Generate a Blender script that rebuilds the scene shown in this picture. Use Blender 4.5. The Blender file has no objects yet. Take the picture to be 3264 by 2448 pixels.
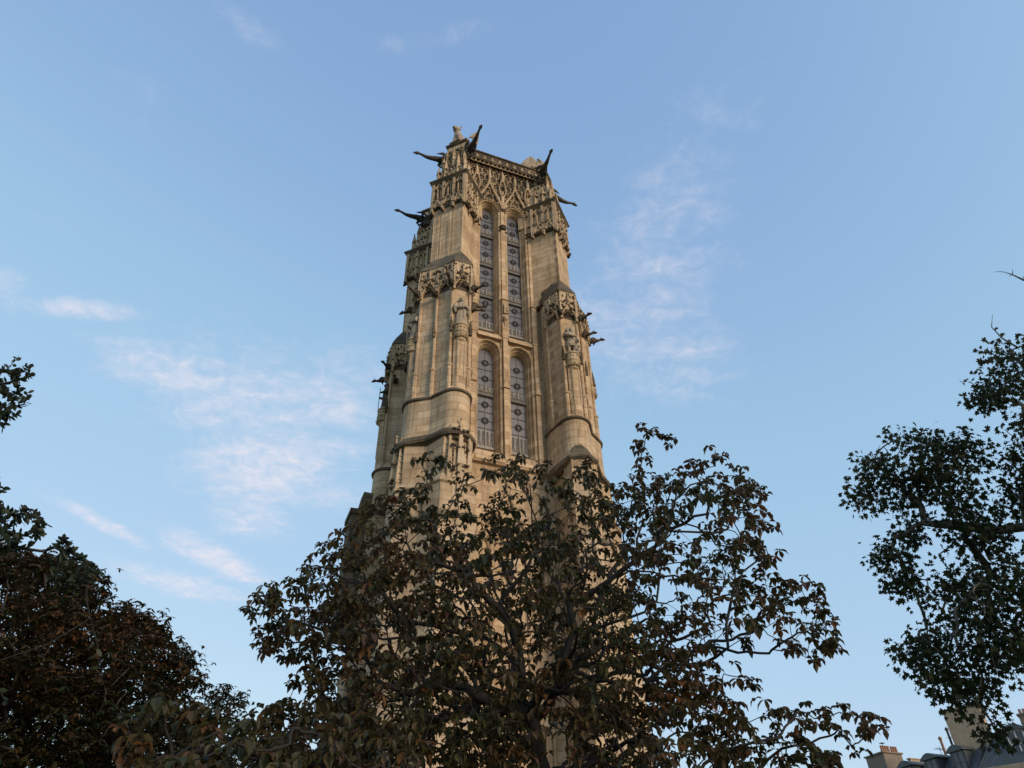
import bpy, bmesh, math, random
import numpy as np
from mathutils import Vector, Matrix, noise as mnoise

C = bpy.context.scene
COL = C.collection
R = math.radians
PI = math.pi

# ------------------------------------------------------------------ camera
cd = bpy.data.cameras.new("camera")
cam = bpy.data.objects.new("camera", cd)
COL.objects.link(cam)
cd.sensor_fit = 'HORIZONTAL'
cd.sensor_width = 36.0
cd.lens = 26.007
cd.clip_end = 6000
cam.matrix_world = Matrix(((0.99968, 0.02536, 0.0, 0.0),
                           (0.01623, -0.63975, -0.76841, 0.0),
                           (-0.01949, 0.76816, -0.63996, 1.6),
                           (0, 0, 0, 1)))
C.camera = cam

# ------------------------------------------------------------------ light
SUN_AZ, SUN_EL = 132.0, 17.0          # the sun stands low behind the viewer, a little to the right
sl = bpy.data.lights.new("sun", 'SUN')
sl.energy = 2.7
sl.angle = R(24)
sl.color = (1.0, 0.79, 0.59)
sun = bpy.data.objects.new("sun", sl)
COL.objects.link(sun)
sdir = Vector((math.sin(R(SUN_AZ)) * math.cos(R(SUN_EL)), math.cos(R(SUN_AZ)) * math.cos(R(SUN_EL)), math.sin(R(SUN_EL))))
sun.rotation_euler = sdir.to_track_quat('Z', 'Y').to_euler()

C.view_settings.view_transform = 'Standard'
C.view_settings.look = 'None'
C.view_settings.gamma = 1
C.view_settings.exposure = 0.0
C.view_settings.use_curve_mapping = False
C.cycles.max_bounces = 6
C.cycles.transparent_max_bounces = 8

# ------------------------------------------------------------------ world: clear evening sky with thin cirrus on a flat layer
W = bpy.data.worlds.new("World")
C.world = W
W.use_nodes = True
wt = W.node_tree
wt.nodes.clear()


def nd(t, typ, **kw):
    n = t.nodes.new(typ)
    for k, v in kw.items():
        setattr(n, k, v)
    return n


def mth(t, op, a, b=None, c=None, clamp=False):
    n = nd(t, 'ShaderNodeMath', operation=op, use_clamp=clamp)
    for i, v in enumerate((a, b, c)):
        if v is None:
            continue
        if isinstance(v, (int, float)):
            n.inputs[i].default_value = v
        else:
            t.links.new(v, n.inputs[i])
    return n.outputs[0]


def mixc(t, fac, a, b, blend='MIX'):
    n = nd(t, 'ShaderNodeMix', data_type='RGBA', blend_type=blend)
    for i, v in ((0, fac), (6, a), (7, b)):
        if isinstance(v, (int, float)):
            n.inputs[i].default_value = v
        elif isinstance(v, tuple):
            n.inputs[i].default_value = (*v, 1) if len(v) == 3 else v
        else:
            t.links.new(v, n.inputs[i])
    return n.outputs[2]


sky = nd(wt, 'ShaderNodeTexSky', sky_type='NISHITA')
sky.sun_disc = False
sky.sun_elevation = R(SUN_EL)
sky.sun_rotation = R(SUN_AZ)
sky.altitude = 50
sky.air_density = 1.1
sky.dust_density = 0.6
sky.ozone_density = 1.4
tc = nd(wt, 'ShaderNodeTexCoord')
sep = nd(wt, 'ShaderNodeSeparateXYZ')
wt.links.new(tc.outputs['Generated'], sep.inputs[0])
zc = mth(wt, 'MAXIMUM', sep.outputs[2], 0.05)
px = mth(wt, 'DIVIDE', sep.outputs[0], zc)
py = mth(wt, 'DIVIDE', sep.outputs[1], zc)
pl = nd(wt, 'ShaderNodeCombineXYZ')
wt.links.new(px, pl.inputs[0])
wt.links.new(py, pl.inputs[1])
# streaky fine noise, slightly warped
mp = nd(wt, 'ShaderNodeMapping')
mp.inputs['Rotation'].default_value = (0, 0, R(-52))
mp.inputs['Scale'].default_value = (1.0, 2.2, 1)
wt.links.new(pl.outputs[0], mp.inputs[0])
n1 = nd(wt, 'ShaderNodeTexNoise')
n1.inputs['Scale'].default_value = 5.5
n1.inputs['Detail'].default_value = 9
n1.inputs['Roughness'].default_value = 0.62
n1.inputs['Distortion'].default_value = 0.5
wt.links.new(mp.outputs[0], n1.inputs['Vector'])
fine = nd(wt, 'ShaderNodeMapRange', interpolation_type='SMOOTHSTEP')
fine.inputs[1].default_value = 0.36
fine.inputs[2].default_value = 0.64
wt.links.new(n1.outputs[0], fine.inputs[0])
n2 = nd(wt, 'ShaderNodeTexNoise')
n2.inputs['Scale'].default_value = 21
n2.inputs['Detail'].default_value = 6
n2.inputs['Roughness'].default_value = 0.65
n2.inputs['Distortion'].default_value = 0.8
wt.links.new(pl.outputs[0], n2.inputs['Vector'])
rip = nd(wt, 'ShaderNodeMapRange')
rip.inputs[1].default_value = 0.3
rip.inputs[2].default_value = 0.75
rip.inputs[3].default_value = 0.42
rip.inputs[4].default_value = 1.0
wt.links.new(n2.outputs[0], rip.inputs[0])
# patches of cirrus: centre on the layer, half sizes, rotation, density
PATCH = [(-0.80, 0.955, 0.13, 0.035, 8, 0.75), (-0.72, 1.02, 0.12, 0.05, 30, 0.35), (-0.90, 0.88, 0.06, 0.04, -40, 0.5),
         (-0.70, 1.14, 0.17, 0.11, 45, 0.72), (-0.55, 1.25, 0.26, 0.23, 20, 0.66), (-0.40, 1.25, 0.14, 0.13, 0, 0.7),
         (-0.60, 1.50, 0.24, 0.20, -50, 0.85), (-0.30, 1.15, 0.14, 0.10, 30, 0.5), (-0.48, 1.62, 0.16, 0.12, 0, 0.6), (-0.42, 1.42, 0.10, 0.07, 10, 0.75), (-0.70, 1.72, 0.16, 0.13, -60, 0.65),
         (-0.865, 1.97, 0.22, 0.085, 66, 0.98), (-1.10, 1.74, 0.17, 0.045, 66, 0.8), (-1.02, 2.13, 0.24, 0.10, 40, 0.8),
         (0.262, 0.82, 0.28, 0.12, -82, 0.46), (0.235, 1.0, 0.26, 0.18, -75, 0.52), (0.30, 1.14, 0.20, 0.15, 30, 0.52),
         (-0.34, 0.447, 0.06, 0.022, 40, 0.40), (-0.15, 0.477, 0.03, 0.02, 0, 0.36), (-0.07, 0.46, 0.10, 0.022, -15, 0.34),
         (-0.52, 0.55, 0.05, 0.05, 0, 0.2), (-0.75, 0.75, 0.06, 0.04, 0, 0.22), (-0.3, 1.7, 0.25, 0.2, 0, 0.3)]
acc = None
for (cx, cy, a, b, rot, den) in PATCH:
    m = nd(wt, 'ShaderNodeMapping', vector_type='TEXTURE')
    m.inputs['Location'].default_value = (cx, cy, 0)
    m.inputs['Rotation'].default_value = (0, 0, R(rot))
    m.inputs['Scale'].default_value = (a * 1.75, b * 1.75, 1)
    wt.links.new(pl.outputs[0], m.inputs[0])
    ln = nd(wt, 'ShaderNodeVectorMath', operation='LENGTH')
    wt.links.new(m.outputs[0], ln.inputs[0])
    mr = nd(wt, 'ShaderNodeMapRange', interpolation_type='SMOOTHERSTEP')
    mr.inputs[1].default_value = 1.0
    mr.inputs[2].default_value = 0.0
    mr.inputs[3].default_value = 0.0
    mr.inputs[4].default_value = den
    wt.links.new(ln.outputs['Value'], mr.inputs[0])
    acc = mr.outputs[0] if acc is None else mth(wt, 'MAXIMUM', acc, mr.outputs[0])
vv = mth(wt, 'ADD', mth(wt, 'MULTIPLY', n1.outputs[0], 0.58), mth(wt, 'MULTIPLY', n2.outputs[0], 0.42))
cm = nd(wt, 'ShaderNodeMapRange', interpolation_type='SMOOTHSTEP')
cm.inputs[1].default_value = 0.56
cm.inputs[2].default_value = 1.12
wt.links.new(mth(wt, 'ADD', vv, mth(wt, 'MULTIPLY', acc, 0.52)), cm.inputs[0])
cl = mth(wt, 'MULTIPLY', mth(wt, 'MULTIPLY', cm.outputs[0], rip.outputs[0]), mth(wt, 'POWER', acc, 0.35), clamp=True)
# the compact camera's soft response: each channel of the sky's own brightness is compressed
ss = nd(wt, 'ShaderNodeSeparateColor')
wt.links.new(sky.outputs[0], ss.inputs[0])
cc = nd(wt, 'ShaderNodeCombineColor')
CURVES = ([(.3, .14), (.55, .230), (.92, .345), (1.8, .468), (4, .72), (8, 1.1)],
          [(.5, .21), (.92, .383), (1.2, .475), (1.53, .555), (2.77, .660), (4, .76), (8, 1.0)],
          [(.8, .40), (1.6, .658), (2.39, .775), (3.67, .855), (5, .90), (8, .98)])
for k_, pts_ in enumerate(CURVES):
    fc = nd(wt, 'ShaderNodeFloatCurve')
    cv = fc.mapping.curves[0]
    cv.points[0].location = (0, 0)
    cv.points[1].location = (1, pts_[-1][1] / 1.2)
    for (a_, b_) in pts_[:-1]:
        cv.points.new(a_ / 8, b_ / 1.2)
    fc.mapping.update()
    wt.links.new(mth(wt, 'DIVIDE', ss.outputs[k_], 8.0, None, True), fc.inputs['Value'])
    wt.links.new(mth(wt, 'MULTIPLY', fc.outputs[0], 8.0), cc.inputs[k_])
skyc = mixc(wt, cl, cc.outputs[0], (5.75, 5.45, 5.9))
bg = nd(wt, 'ShaderNodeBackground')
bg.inputs[1].default_value = 0.15
wt.links.new(skyc, bg.inputs[0])
wo = nd(wt, 'ShaderNodeOutputWorld')
wt.links.new(bg.outputs[0], wo.inputs[0])

# ------------------------------------------------------------------ helpers
_ico = bmesh.new()
bmesh.ops.create_icosphere(_ico, subdivisions=1, radius=1.0)
ICO_V = [v.co.copy() for v in _ico.verts]
ICO_F = [tuple(v.index for v in f.verts) for f in _ico.faces]
_ico.free()
_ico = bmesh.new()
bmesh.ops.create_icosphere(_ico, subdivisions=2, radius=1.0)
ICO2_V = [v.co.copy() for v in _ico.verts]
ICO2_F = [tuple(v.index for v in f.verts) for f in _ico.faces]
_ico.free()


class MB:
    """collects shapes; build() links them as one mesh object"""

    def __init__(self, seed=1):
        self.v, self.f, self.m = [], [], []
        self.T = Matrix.Identity(4)
        self.rng = random.Random(seed)
        self.mi = 0

    def add(self, verts, faces):
        n = len(self.v)
        T = self.T
        self.v += [tuple(T @ Vector(p)) for p in verts]
        self.f += [tuple(i + n for i in f) for f in faces]
        self.m += [self.mi] * len(faces)

    def frame(self, A, B, z=0.0):
        a, b = Vector((A[0], A[1], 0)), Vector((B[0], B[1], 0))
        x = (b - a).normalized()
        o = Vector((x.y, -x.x, 0))
        self.T = Matrix(((x.x, o.x, 0, a.x), (x.y, o.y, 0, a.y), (0, 0, 1, z), (0, 0, 0, 1)))
        return (b - a).length

    def reset(self):
        self.T = Matrix.Identity(4)

    def loft(self, rings, cap0=True, cap1=True, closed=True):
        vs, fs = [], []
        n = len(rings[0])
        for r in rings:
            vs += list(r)
        for k in range(len(rings) - 1):
            for i in range(n if closed else n - 1):
                j = (i + 1) % n
                fs.append((k * n + i, k * n + j, (k + 1) * n + j, (k + 1) * n + i))
        if cap0:
            fs.append(tuple(range(n - 1, -1, -1)))
        if cap1:
            fs.append(tuple(range((len(rings) - 1) * n, len(rings) * n)))
        self.add(vs, fs)

    def prism(self, poly, z0, z1, poly1=None):
        self.loft([[(x, y, z0) for x, y in poly], [(x, y, z1) for x, y in (poly1 or poly)]])

    def box(self, x0, x1, y0, y1, z0, z1):
        self.prism([(x0, y0), (x1, y0), (x1, y1), (x0, y1)], z0, z1)

    def tube(self, pts, r, n=5, caps=True, flat=1.0):
        pts = [Vector(p) for p in pts]
        rs = r if isinstance(r, (list, tuple)) else [r] * len(pts)
        rings = []
        up = Vector((0, 0, 1))
        prev = None
        for i, p in enumerate(pts):
            t = (pts[min(i + 1, len(pts) - 1)] - pts[max(i - 1, 0)])
            if t.length < 1e-6:
                t = Vector((0, 0, 1))
            t.normalize()
            if prev is None:
                a = t.cross(up)
                if a.length < 0.05:
                    a = t.cross(Vector((1, 0, 0)))
            else:
                a = prev - t * prev.dot(t)
                if a.length < 1e-4:
                    a = t.cross(up)
            a.normalize()
            prev = a
            b = t.cross(a)
            rings.append([tuple(p + (a * math.cos(2 * PI * k / n) + b * math.sin(2 * PI * k / n) * flat) * rs[i]) for k in range(n)])
        self.loft(rings, caps, caps)

    def lathe(self, prof, cx, cy, n=12, a0=0.0, a1=2 * PI, sx=1.0, sy=1.0):
        full = abs(a1 - a0 - 2 * PI) < 1e-6
        k = n if full else n + 1
        rings = [[(cx + r * sx * math.cos(a0 + (a1 - a0) * i / n), cy + r * sy * math.sin(a0 + (a1 - a0) * i / n), z) for i in range(k)] for r, z in prof]
        self.loft(rings, True, True, True)

    def blob(self, c, r, j=0.3, sq=(1, 1, 1), hi=False):
        V, F = (ICO2_V, ICO2_F) if hi else (ICO_V, ICO_F)
        g = self.rng
        self.add([(c[0] + p.x * r * sq[0] * (1 + g.uniform(-j, j)), c[1] + p.y * r * sq[1] * (1 + g.uniform(-j, j)), c[2] + p.z * r * sq[2] * (1 + g.uniform(-j, j))) for p in V], F)

    def crocket(self, s, d, t, r=0.1):
        g = self.rng
        self.blob((s, d, t), r, 0.35, (1, 1, 0.8))
        self.blob((s + g.uniform(-.6, .6) * r, d + r * 0.7, t + r * 0.5), r * 0.7, 0.4)

    def build(self, name, mat, parent=None, smooth=False, fix=True):
        me = bpy.data.meshes.new(name)
        me.from_pydata(self.v, [], self.f)
        for m in (mat if isinstance(mat, (list, tuple)) else [mat]):
            me.materials.append(m)
        if isinstance(mat, (list, tuple)):
            me.polygons.foreach_set('material_index', self.m)
        if fix:
            b = bmesh.new()
            b.from_mesh(me)
            bmesh.ops.recalc_face_normals(b, faces=b.faces)
            b.to_mesh(me)
            b.free()
        if smooth:
            me.polygons.foreach_set('use_smooth', [True] * len(me.polygons))
        me.update()
        o = bpy.data.objects.new(name, me)
        COL.objects.link(o)
        o.parent = parent
        return o


def tag(o, label=None, cat=None, group=None, kind=None):
    for k, v in (('label', label), ('category', cat), ('group', group), ('kind', kind)):
        if v:
            o[k] = v
    return o


def empty(name, loc, rz=0.0):
    o = bpy.data.objects.new(name, None)
    o.empty_display_size = 0.5
    COL.objects.link(o)
    o.location = loc
    o.rotation_euler = (0, 0, rz)
    return o


def copy_tree(o, parent=None):
    c = o.copy()
    COL.objects.link(c)
    c.parent = parent
    for ch in list(o.children):
        copy_tree(ch, c)
    return c


def remesh(o, vox, smooth_it=2):
    m = o.modifiers.new('fuse', 'REMESH')
    m.mode = 'VOXEL'
    m.voxel_size = vox
    m.use_smooth_shade = True
    if smooth_it:
        s = o.modifiers.new('soften', 'SMOOTH')
        s.iterations = smooth_it
        s.factor = 0.5
    return o


# ------------------------------------------------------------------ materials
def material(name):
    m = bpy.data.materials.new(name)
    m.use_nodes = True
    t = m.node_tree
    b = t.nodes['Principled BSDF']
    b.inputs['Roughness'].default_value = 0.85
    return m, t, b


def ramp(t, src, stops):
    n = nd(t, 'ShaderNodeValToRGB')
    e = n.color_ramp.elements
    while len(e) < len(stops):
        e.new(0.5)
    for i, (p, c) in enumerate(stops):
        e[i].position = p
        e[i].color = (*c, 1)
    t.links.new(src, n.inputs[0])
    return n.outputs[0]


def noise(t, vec, scale, detail=5, rough=0.6, dist=0.0):
    n = nd(t, 'ShaderNodeTexNoise')
    n.inputs['Scale'].default_value = scale
    n.inputs['Detail'].default_value = detail
    n.inputs['Roughness'].default_value = rough
    n.inputs['Distortion'].default_value = dist
    if vec is not None:
        t.links.new(vec, n.inputs['Vector'])
    return n.outputs[0]


def bump(t, b, h, strength=0.4, dist=0.03):
    n = nd(t, 'ShaderNodeBump')
    n.inputs['Strength'].default_value = strength
    n.inputs['Distance'].default_value = dist
    t.links.new(h, n.inputs['Height'])
    t.links.new(n.outputs[0], b.inputs['Normal'])


def stone_material(name, c_lo, c_mid, c_hi, grime=0.35, courses=True, grime_col=(0.07, 0.06, 0.05)):
    m, t, b = material(name)
    co = nd(t, 'ShaderNodeTexCoord').outputs['Object']
    sp = nd(t, 'ShaderNodeSeparateXYZ')
    t.links.new(co, sp.inputs[0])
    big = noise(t, co, 0.55, 4, 0.55)
    med = noise(t, co, 2.3, 6, 0.65)
    col = ramp(t, mth(t, 'ADD', mth(t, 'MULTIPLY', big, 0.55), mth(t, 'MULTIPLY', med, 0.45)), [(0.34, c_lo), (0.5, c_mid), (0.66, c_hi)])
    hgt = med
    if courses:
        ang = mth(t, 'MULTIPLY', mth(t, 'ARCTAN2', sp.outputs[1], sp.outputs[0]), 6.2)
        cb = nd(t, 'ShaderNodeCombineXYZ')
        t.links.new(ang, cb.inputs[0])
        t.links.new(sp.outputs[2], cb.inputs[1])
        br = nd(t, 'ShaderNodeTexBrick')
        br.inputs['Color1'].default_value = (0.74, 0.69, 0.62, 1)
        br.inputs['Color2'].default_value = (1.1, 1.06, 0.98, 1)
        br.inputs['Mortar'].default_value = (0.56, 0.50, 0.42, 1)
        br.inputs['Scale'].default_value = 1.0
        br.inputs['Mortar Size'].default_value = 0.026
        br.inputs['Mortar Smooth'].default_value = 0.3
        br.inputs['Brick Width'].default_value = 1.05
        br.inputs['Row Height'].default_value = 0.46
        t.links.new(cb.outputs[0], br.inputs['Vector'])
        col = mixc(t, 0.85, col, br.outputs[0], 'MULTIPLY')
    # soot: patchy, running down in streaks
    mp_ = nd(t, 'ShaderNodeMapping')
    mp_.inputs['Scale'].default_value = (2.2, 2.2, 0.28)
    t.links.new(co, mp_.inputs[0])
    st = noise(t, mp_.outputs[0], 1.6, 6, 0.65, 0.4)
    mr = nd(t, 'ShaderNodeMapRange')
    mr.inputs[1].default_value = 0.50
    mr.inputs[2].default_value = 0.72
    mr.inputs[4].default_value = grime
    t.links.new(st, mr.inputs[0])
    col = mixc(t, mr.outputs[0], col, grime_col)
    pit = noise(t, co, 9.0, 5, 0.7)
    mr2 = nd(t, 'ShaderNodeMapRange')
    mr2.inputs[1].default_value = 0.58
    mr2.inputs[2].default_value = 0.75
    mr2.inputs[4].default_value = grime * 0.9
    t.links.new(pit, mr2.inputs[0])
    col = mixc(t, mr2.outputs[0], col, grime_col)
    t.links.new(col, b.inputs['Base Color'])
    bump(t, b, pit, 0.5, 0.03)
    b.inputs['Roughness'].default_value = 0.9
    b.inputs['Specular IOR Level'].default_value = 0.2
    return m


STONE = stone_material('limestone_ashlar', (0.35, 0.245, 0.145), (0.49, 0.375, 0.25), (0.57, 0.465, 0.34), 0.55, True, (0.14, 0.108, 0.074))
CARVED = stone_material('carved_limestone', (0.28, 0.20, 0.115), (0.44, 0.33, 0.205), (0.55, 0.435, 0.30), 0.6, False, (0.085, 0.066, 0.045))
SOOT_AND_SHADE = stone_material('sooted_carving_and_recess_shade', (0.045, 0.036, 0.025), (0.085, 0.066, 0.045), (0.22, 0.17, 0.11), 0.6, False, (0.04, 0.034, 0.027))  # blackened carving; also the dark backings that paint shade into recesses
COPING = stone_material('weathered_coping', (0.075, 0.064, 0.048), (0.13, 0.108, 0.078), (0.22, 0.18, 0.125), 0.5, True, (0.06, 0.055, 0.045))
GARG = stone_material('black_crusted_stone', (0.045, 0.043, 0.04), (0.08, 0.075, 0.066), (0.17, 0.155, 0.13), 0.5, False, (0.03, 0.03, 0.028))
PALE = stone_material('pale_statue_stone', (0.24, 0.19, 0.13), (0.34, 0.28, 0.20), (0.44, 0.37, 0.28), 0.5, False, (0.10, 0.085, 0.07))


def simple(name, base, rough=0.7, var=0.25, scale=6.0, metal=0.0, bmp=0.2):
    m, t, b = material(name)
    co = nd(t, 'ShaderNodeTexCoord').outputs['Object']
    n = noise(t, co, scale, 6, 0.65)
    lo = tuple(c * (1 - var) for c in base)
    hi = tuple(min(1, c * (1 + var)) for c in base)
    t.links.new(ramp(t, n, [(0.3, lo), (0.7, hi)]), b.inputs['Base Color'])
    b.inputs['Roughness'].default_value = rough
    b.inputs['Metallic'].default_value = metal
    if bmp:
        bump(t, b, n, bmp, 0.02)
    return m


GLASS = simple('leaded_grey_glass', (0.105, 0.105, 0.112), 0.35, 0.22, 2.5, 0, 0.1)
LEAD = simple('lead_cames', (0.088, 0.084, 0.083), 0.6, 0.2, 8)
ROSE = simple('tinted_roundel_glass', (0.104, 0.097, 0.102), 0.4, 0.3, 5)
LEADMID = simple('weathered_lead_hood', (0.12, 0.112, 0.10), 0.6, 0.3, 7)
LEADPALE = simple('pale_lead_louvre', (0.24, 0.22, 0.185), 0.6, 0.35, 7)

# ------------------------------------------------------------------ the tower (local x along its front face, local y into it)
TWR = empty('gothic_tower', (-1.7437, 36.555, 0), R(22.5))
tag(TWR, 'tall flamboyant gothic stone bell tower with corner buttresses, gargoyles and paired tall windows', 'tower')
S2 = math.sqrt(2)


def dg(p, q):                        # diagonal frame of the front-left corner
    return ((-p + q) / S2, (-p - q) / S2)


def sweep_x(mb, prof, x0, x1):       # profile (y, z) run along x
    mb.loft([[(x0, y, z) for y, z in prof], [(x1, y, z) for y, z in prof]])


def rib(mb, pts, r=0.045, n=4):      # points (s, d, t) in the active frame
    mb.tube(pts, r, n)


def ogee_pts(s0, s1, t0, th, d, n=9):
    m, h = (s0 + s1) / 2, (s1 - s0) / 2
    L, Rr = [], []
    for i in range(n + 1):
        u = i / n
        w = h * (0.5 + 0.5 * math.cos(PI * min(1, u ** 0.85)))
        L.append((m - w, d, t0 + th * u))
        Rr.append((m + w, d, t0 + th * u))
    return L, Rr


def pinnacle(mb, s, d, t0, t1, w=0.1, crk=4, spire=0.45):
    tm = t1 - (t1 - t0) * spire
    mb.box(s - w, s + w, d - w, d + w, t0, tm)
    mb.loft([[(s - w * 1.25, d - w * 1.25, tm), (s + w * 1.25, d - w * 1.25, tm), (s + w * 1.25, d + w * 1.25, tm), (s - w * 1.25, d + w * 1.25, tm)],
             [(s - .015, d - .015, t1), (s + .015, d - .015, t1), (s + .015, d + .015, t1), (s - .015, d + .015, t1)]])
    for k in range(crk):
        u = (k + 0.5) / (crk + .6)
        ww = w * 1.3 * (1 - u) + .02
        t = tm + (t1 - tm) * u
        for sg in (-1, 1):
            mb.blob((s + sg * ww, d + ww * .5, t), w * .42 + .015, .35)
    mb.blob((s, d, t1), w * .45 + .02, .3)


def canopy_face(mb, L, z0, rise, z1, d0, d1, n=10):
    """projecting gablet band over an arch; frame: s 0..L, outward d, z"""
    arc = [(L * (0.5 - 0.5 * math.cos(PI * i / n)), z0 + rise * math.sin(PI * i / n)) for i in range(n + 1)]
    vs, fs = [], []
    for s, t in arc:
        vs += [(s, d1, t), (s, d1, z1), (s, d0, t), (s, d0, z1)]
    for i in range(n):
        a, b = 4 * i, 4 * i + 4
        fs += [(a, b, b + 1, a + 1), (a, a + 2, b + 2, b), (a + 1, b + 1, b + 3, a + 3)]
    fs += [(0, 1, 3, 2), (4 * n, 4 * n + 2, 4 * n + 3, 4 * n + 1)]
    mb.add(vs, fs)


def leaf_row(mb, s0, s1, d, t, n, r, jt=0.03):
    for i in range(n):
        s = s0 + (s1 - s0) * (i + .5) / n
        mb.crocket(s, d, t + mb.rng.uniform(-jt, jt), r)


# ---- core shaft behind everything
m = MB(3)
m.box(-2.62, 2.62, -2.62, 2.62, 20, 51.2)
m.box(-3.35, 3.35, -3.35, 3.35, 0, 23.4)
m.build('shaft_core', STONE, TWR)


# ---- one bay of the belfry
def arch_ring(xc, hw, z0, zs, rise, n=12):
    pts = [(xc - hw, z0), (xc - hw, zs)]
    for i in range(1, n):
        a = PI - PI * i / n
        pts.append((xc + hw * math.cos(a), zs + rise * math.sin(a)))
    pts += [(xc + hw, zs), (xc + hw, z0)]
    return pts


OPEN = [(-1.02, 33.25, 45.5, 0.90), (1.02, 33.25, 45.5, 0.90), (-1.02, 24.4, 31.7, 0.82), (1.02, 24.4, 31.7, 0.82)]
YF = -3.45
m = MB(5)
for (xc, z0, zs, rise) in OPEN:
    rings = []
    for d, hw, rs in ((0, .72, 0), (.05, .70, .01), (.14, .675, .03), (.28, .60, .10), (.42, .535, .2), (.60, .50, .3), (.66, .50, .3)):
        rings.append([(x, YF + d, z) for x, z in arch_ring(xc, hw, z0 + rs * 1.6, zs, rise * hw / .72)])
    m.loft(rings, False, False, True)


def quad(mb, x0, x1, z0, z1, y=YF):
    mb.add([(x0, y, z0), (x1, y, z0), (x1, y, z1), (x0, y, z1)], [(0, 1, 2, 3)])


for x0, x1 in ((-2.6, -1.74), (-.30, .30), (1.74, 2.6)):
    quad(m, x0, x1, 23.4, 50.6)
for (xc, z0, zs, rise) in OPEN:
    top = 33.25 if z0 < 30 else 50.6
    ar = arch_ring(xc, .72, z0, zs, rise)[1:-1]
    for a, b in zip(ar[:-1], ar[1:]):
        m.add([(a[0], YF, a[1]), (b[0], YF, b[1]), (b[0], YF, top), (a[0], YF, top)], [(0, 1, 2, 3)])
    if z0 < 30:
        quad(m, xc - .72, xc + .72, 23.4, z0)
BAYW = m.build('bay_wall', STONE, TWR)

m = MB(6)
for (xc, z0, zs, rise) in OPEN:                                   # roll mouldings round every opening
    ar = arch_ring(xc, .76, z0, zs, rise + .06)
    m.tube([(x, YF - .03, z) for x, z in ar], .065, 6)
    ar = arch_ring(xc, .62, z0 + .2, zs, rise - .08)
    m.tube([(x, YF + .2, z) for x, z in ar], .035, 5)
    if z0 < 30:                                                   # weathered hood between the two storeys
        m.loft([[(xc - .78, YF, 32.62), (xc - .78, YF - .26, 32.66), (xc - .78, YF - .27, 32.74), (xc - .78, YF, 33.22)],
                [(xc + .78, YF, 32.62), (xc + .78, YF - .26, 32.66), (xc + .78, YF - .27, 32.74), (xc + .78, YF, 33.22)]])
        m.loft([[(xc - .85, YF, 23.5), (xc - .85, YF - .32, 23.62), (xc - .85, YF - .32, 23.72), (xc - .85, YF, 24.4)],
                [(xc + .85, YF, 23.5), (xc + .85, YF - .32, 23.62), (xc + .85, YF - .32, 23.72), (xc + .85, YF, 24.4)]])
for x in (-2.02, 0, 2.02):                                        # pilasters of jambs and mullion
    w = .15 if x == 0 else .13
    m.box(x - w, x + w, YF - .16, YF + .05, 36.3, 43.4)
    m.box(x - w - .04, x + w + .04, YF - .27, YF + .05, 32.9, 36.25)
    m.loft([[(x - w - .1, YF - .02, 36.22), (x - w - .1, YF - .34, 36.22), (x + w + .1, YF - .34, 36.22), (x + w + .1, YF - .02, 36.22)],
            [(x - w, YF - .02, 36.5), (x - w, YF - .17, 36.5), (x + w, YF - .17, 36.5), (x + w, YF - .02, 36.5)]])
    m.box(x - w + .02, x + w - .02, YF - .13, YF + .05, 43.4, 46.0)
    for dx in (-w - .06, w + .06):
        m.tube([(x + dx, YF - .06, 24.0), (x + dx, YF - .06, 45.7)], .05, 6)
    m.box(x - w, x + w, YF - .24, YF + .05, 23.6, 32.9)
    m.loft([[(x - w - .05, YF - .02, 28.9), (x - w - .05, YF - .33, 28.9), (x + w + .05, YF - .33, 28.9), (x + w + .05, YF - .02, 28.9)],
            [(x - .02, YF - .02, 29.8), (x - .02, YF - .26, 29.8), (x + .02, YF - .26, 29.8), (x + .02, YF - .02, 29.8)]])
m.build('bay_moulding', STONE, TWR)

for x in (-2.02, 0, 2.02):                                        # little carved crowns, bosses and shield brackets
    m = MB(7)
    for k in range(7):
        a = PI * k / 6
        m.blob((x + .2 * math.cos(a), YF - .1 - .2 * math.sin(a), 43.75), .10, .3)
        m.blob((x + .16 * math.cos(a), YF - .1 - .16 * math.sin(a), 43.52), .09, .3)
    m.blob((x, YF - .16, 43.62), .2, .2)
    for dx in (-.24, .24):
        m.crocket(x + dx, YF - .12, 43.32, .085)
    m.build('corbel', SOOT_AND_SHADE, TWR)
    m = MB(17)
    m.blob((x, YF - .14, 45.72), .16, .25)
    for k in range(6):
        m.crocket(x + m.rng.uniform(-.16, .16), YF - .18, 45.72 + m.rng.uniform(-.12, .12), .09)
    m.build('boss', SOOT_AND_SHADE, TWR)
m = MB(18)
for x in (0,):
    m.box(x - .12, x + .12, YF - .42, YF - .2, 34.9, 35.75)
    m.blob((x, YF - .42, 34.5), .2, .2, (1, .6, 1.4))
    m.loft([[(x - .16, YF - .46, 34.6), (x + .16, YF - .46, 34.6), (x + .16, YF - .3, 34.6), (x - .16, YF - .3, 34.6)],
            [(x - .03, YF - .3, 33.9), (x + .03, YF - .3, 33.9), (x + .03, YF - .26, 33.9), (x - .03, YF - .26, 33.9)]])
    for k in range(6):
        m.crocket(x + m.rng.uniform(-.14, .14), YF - .42, 34.3 + k * .2, .07)
m.build('shield_bracket', CARVED, TWR)

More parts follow.
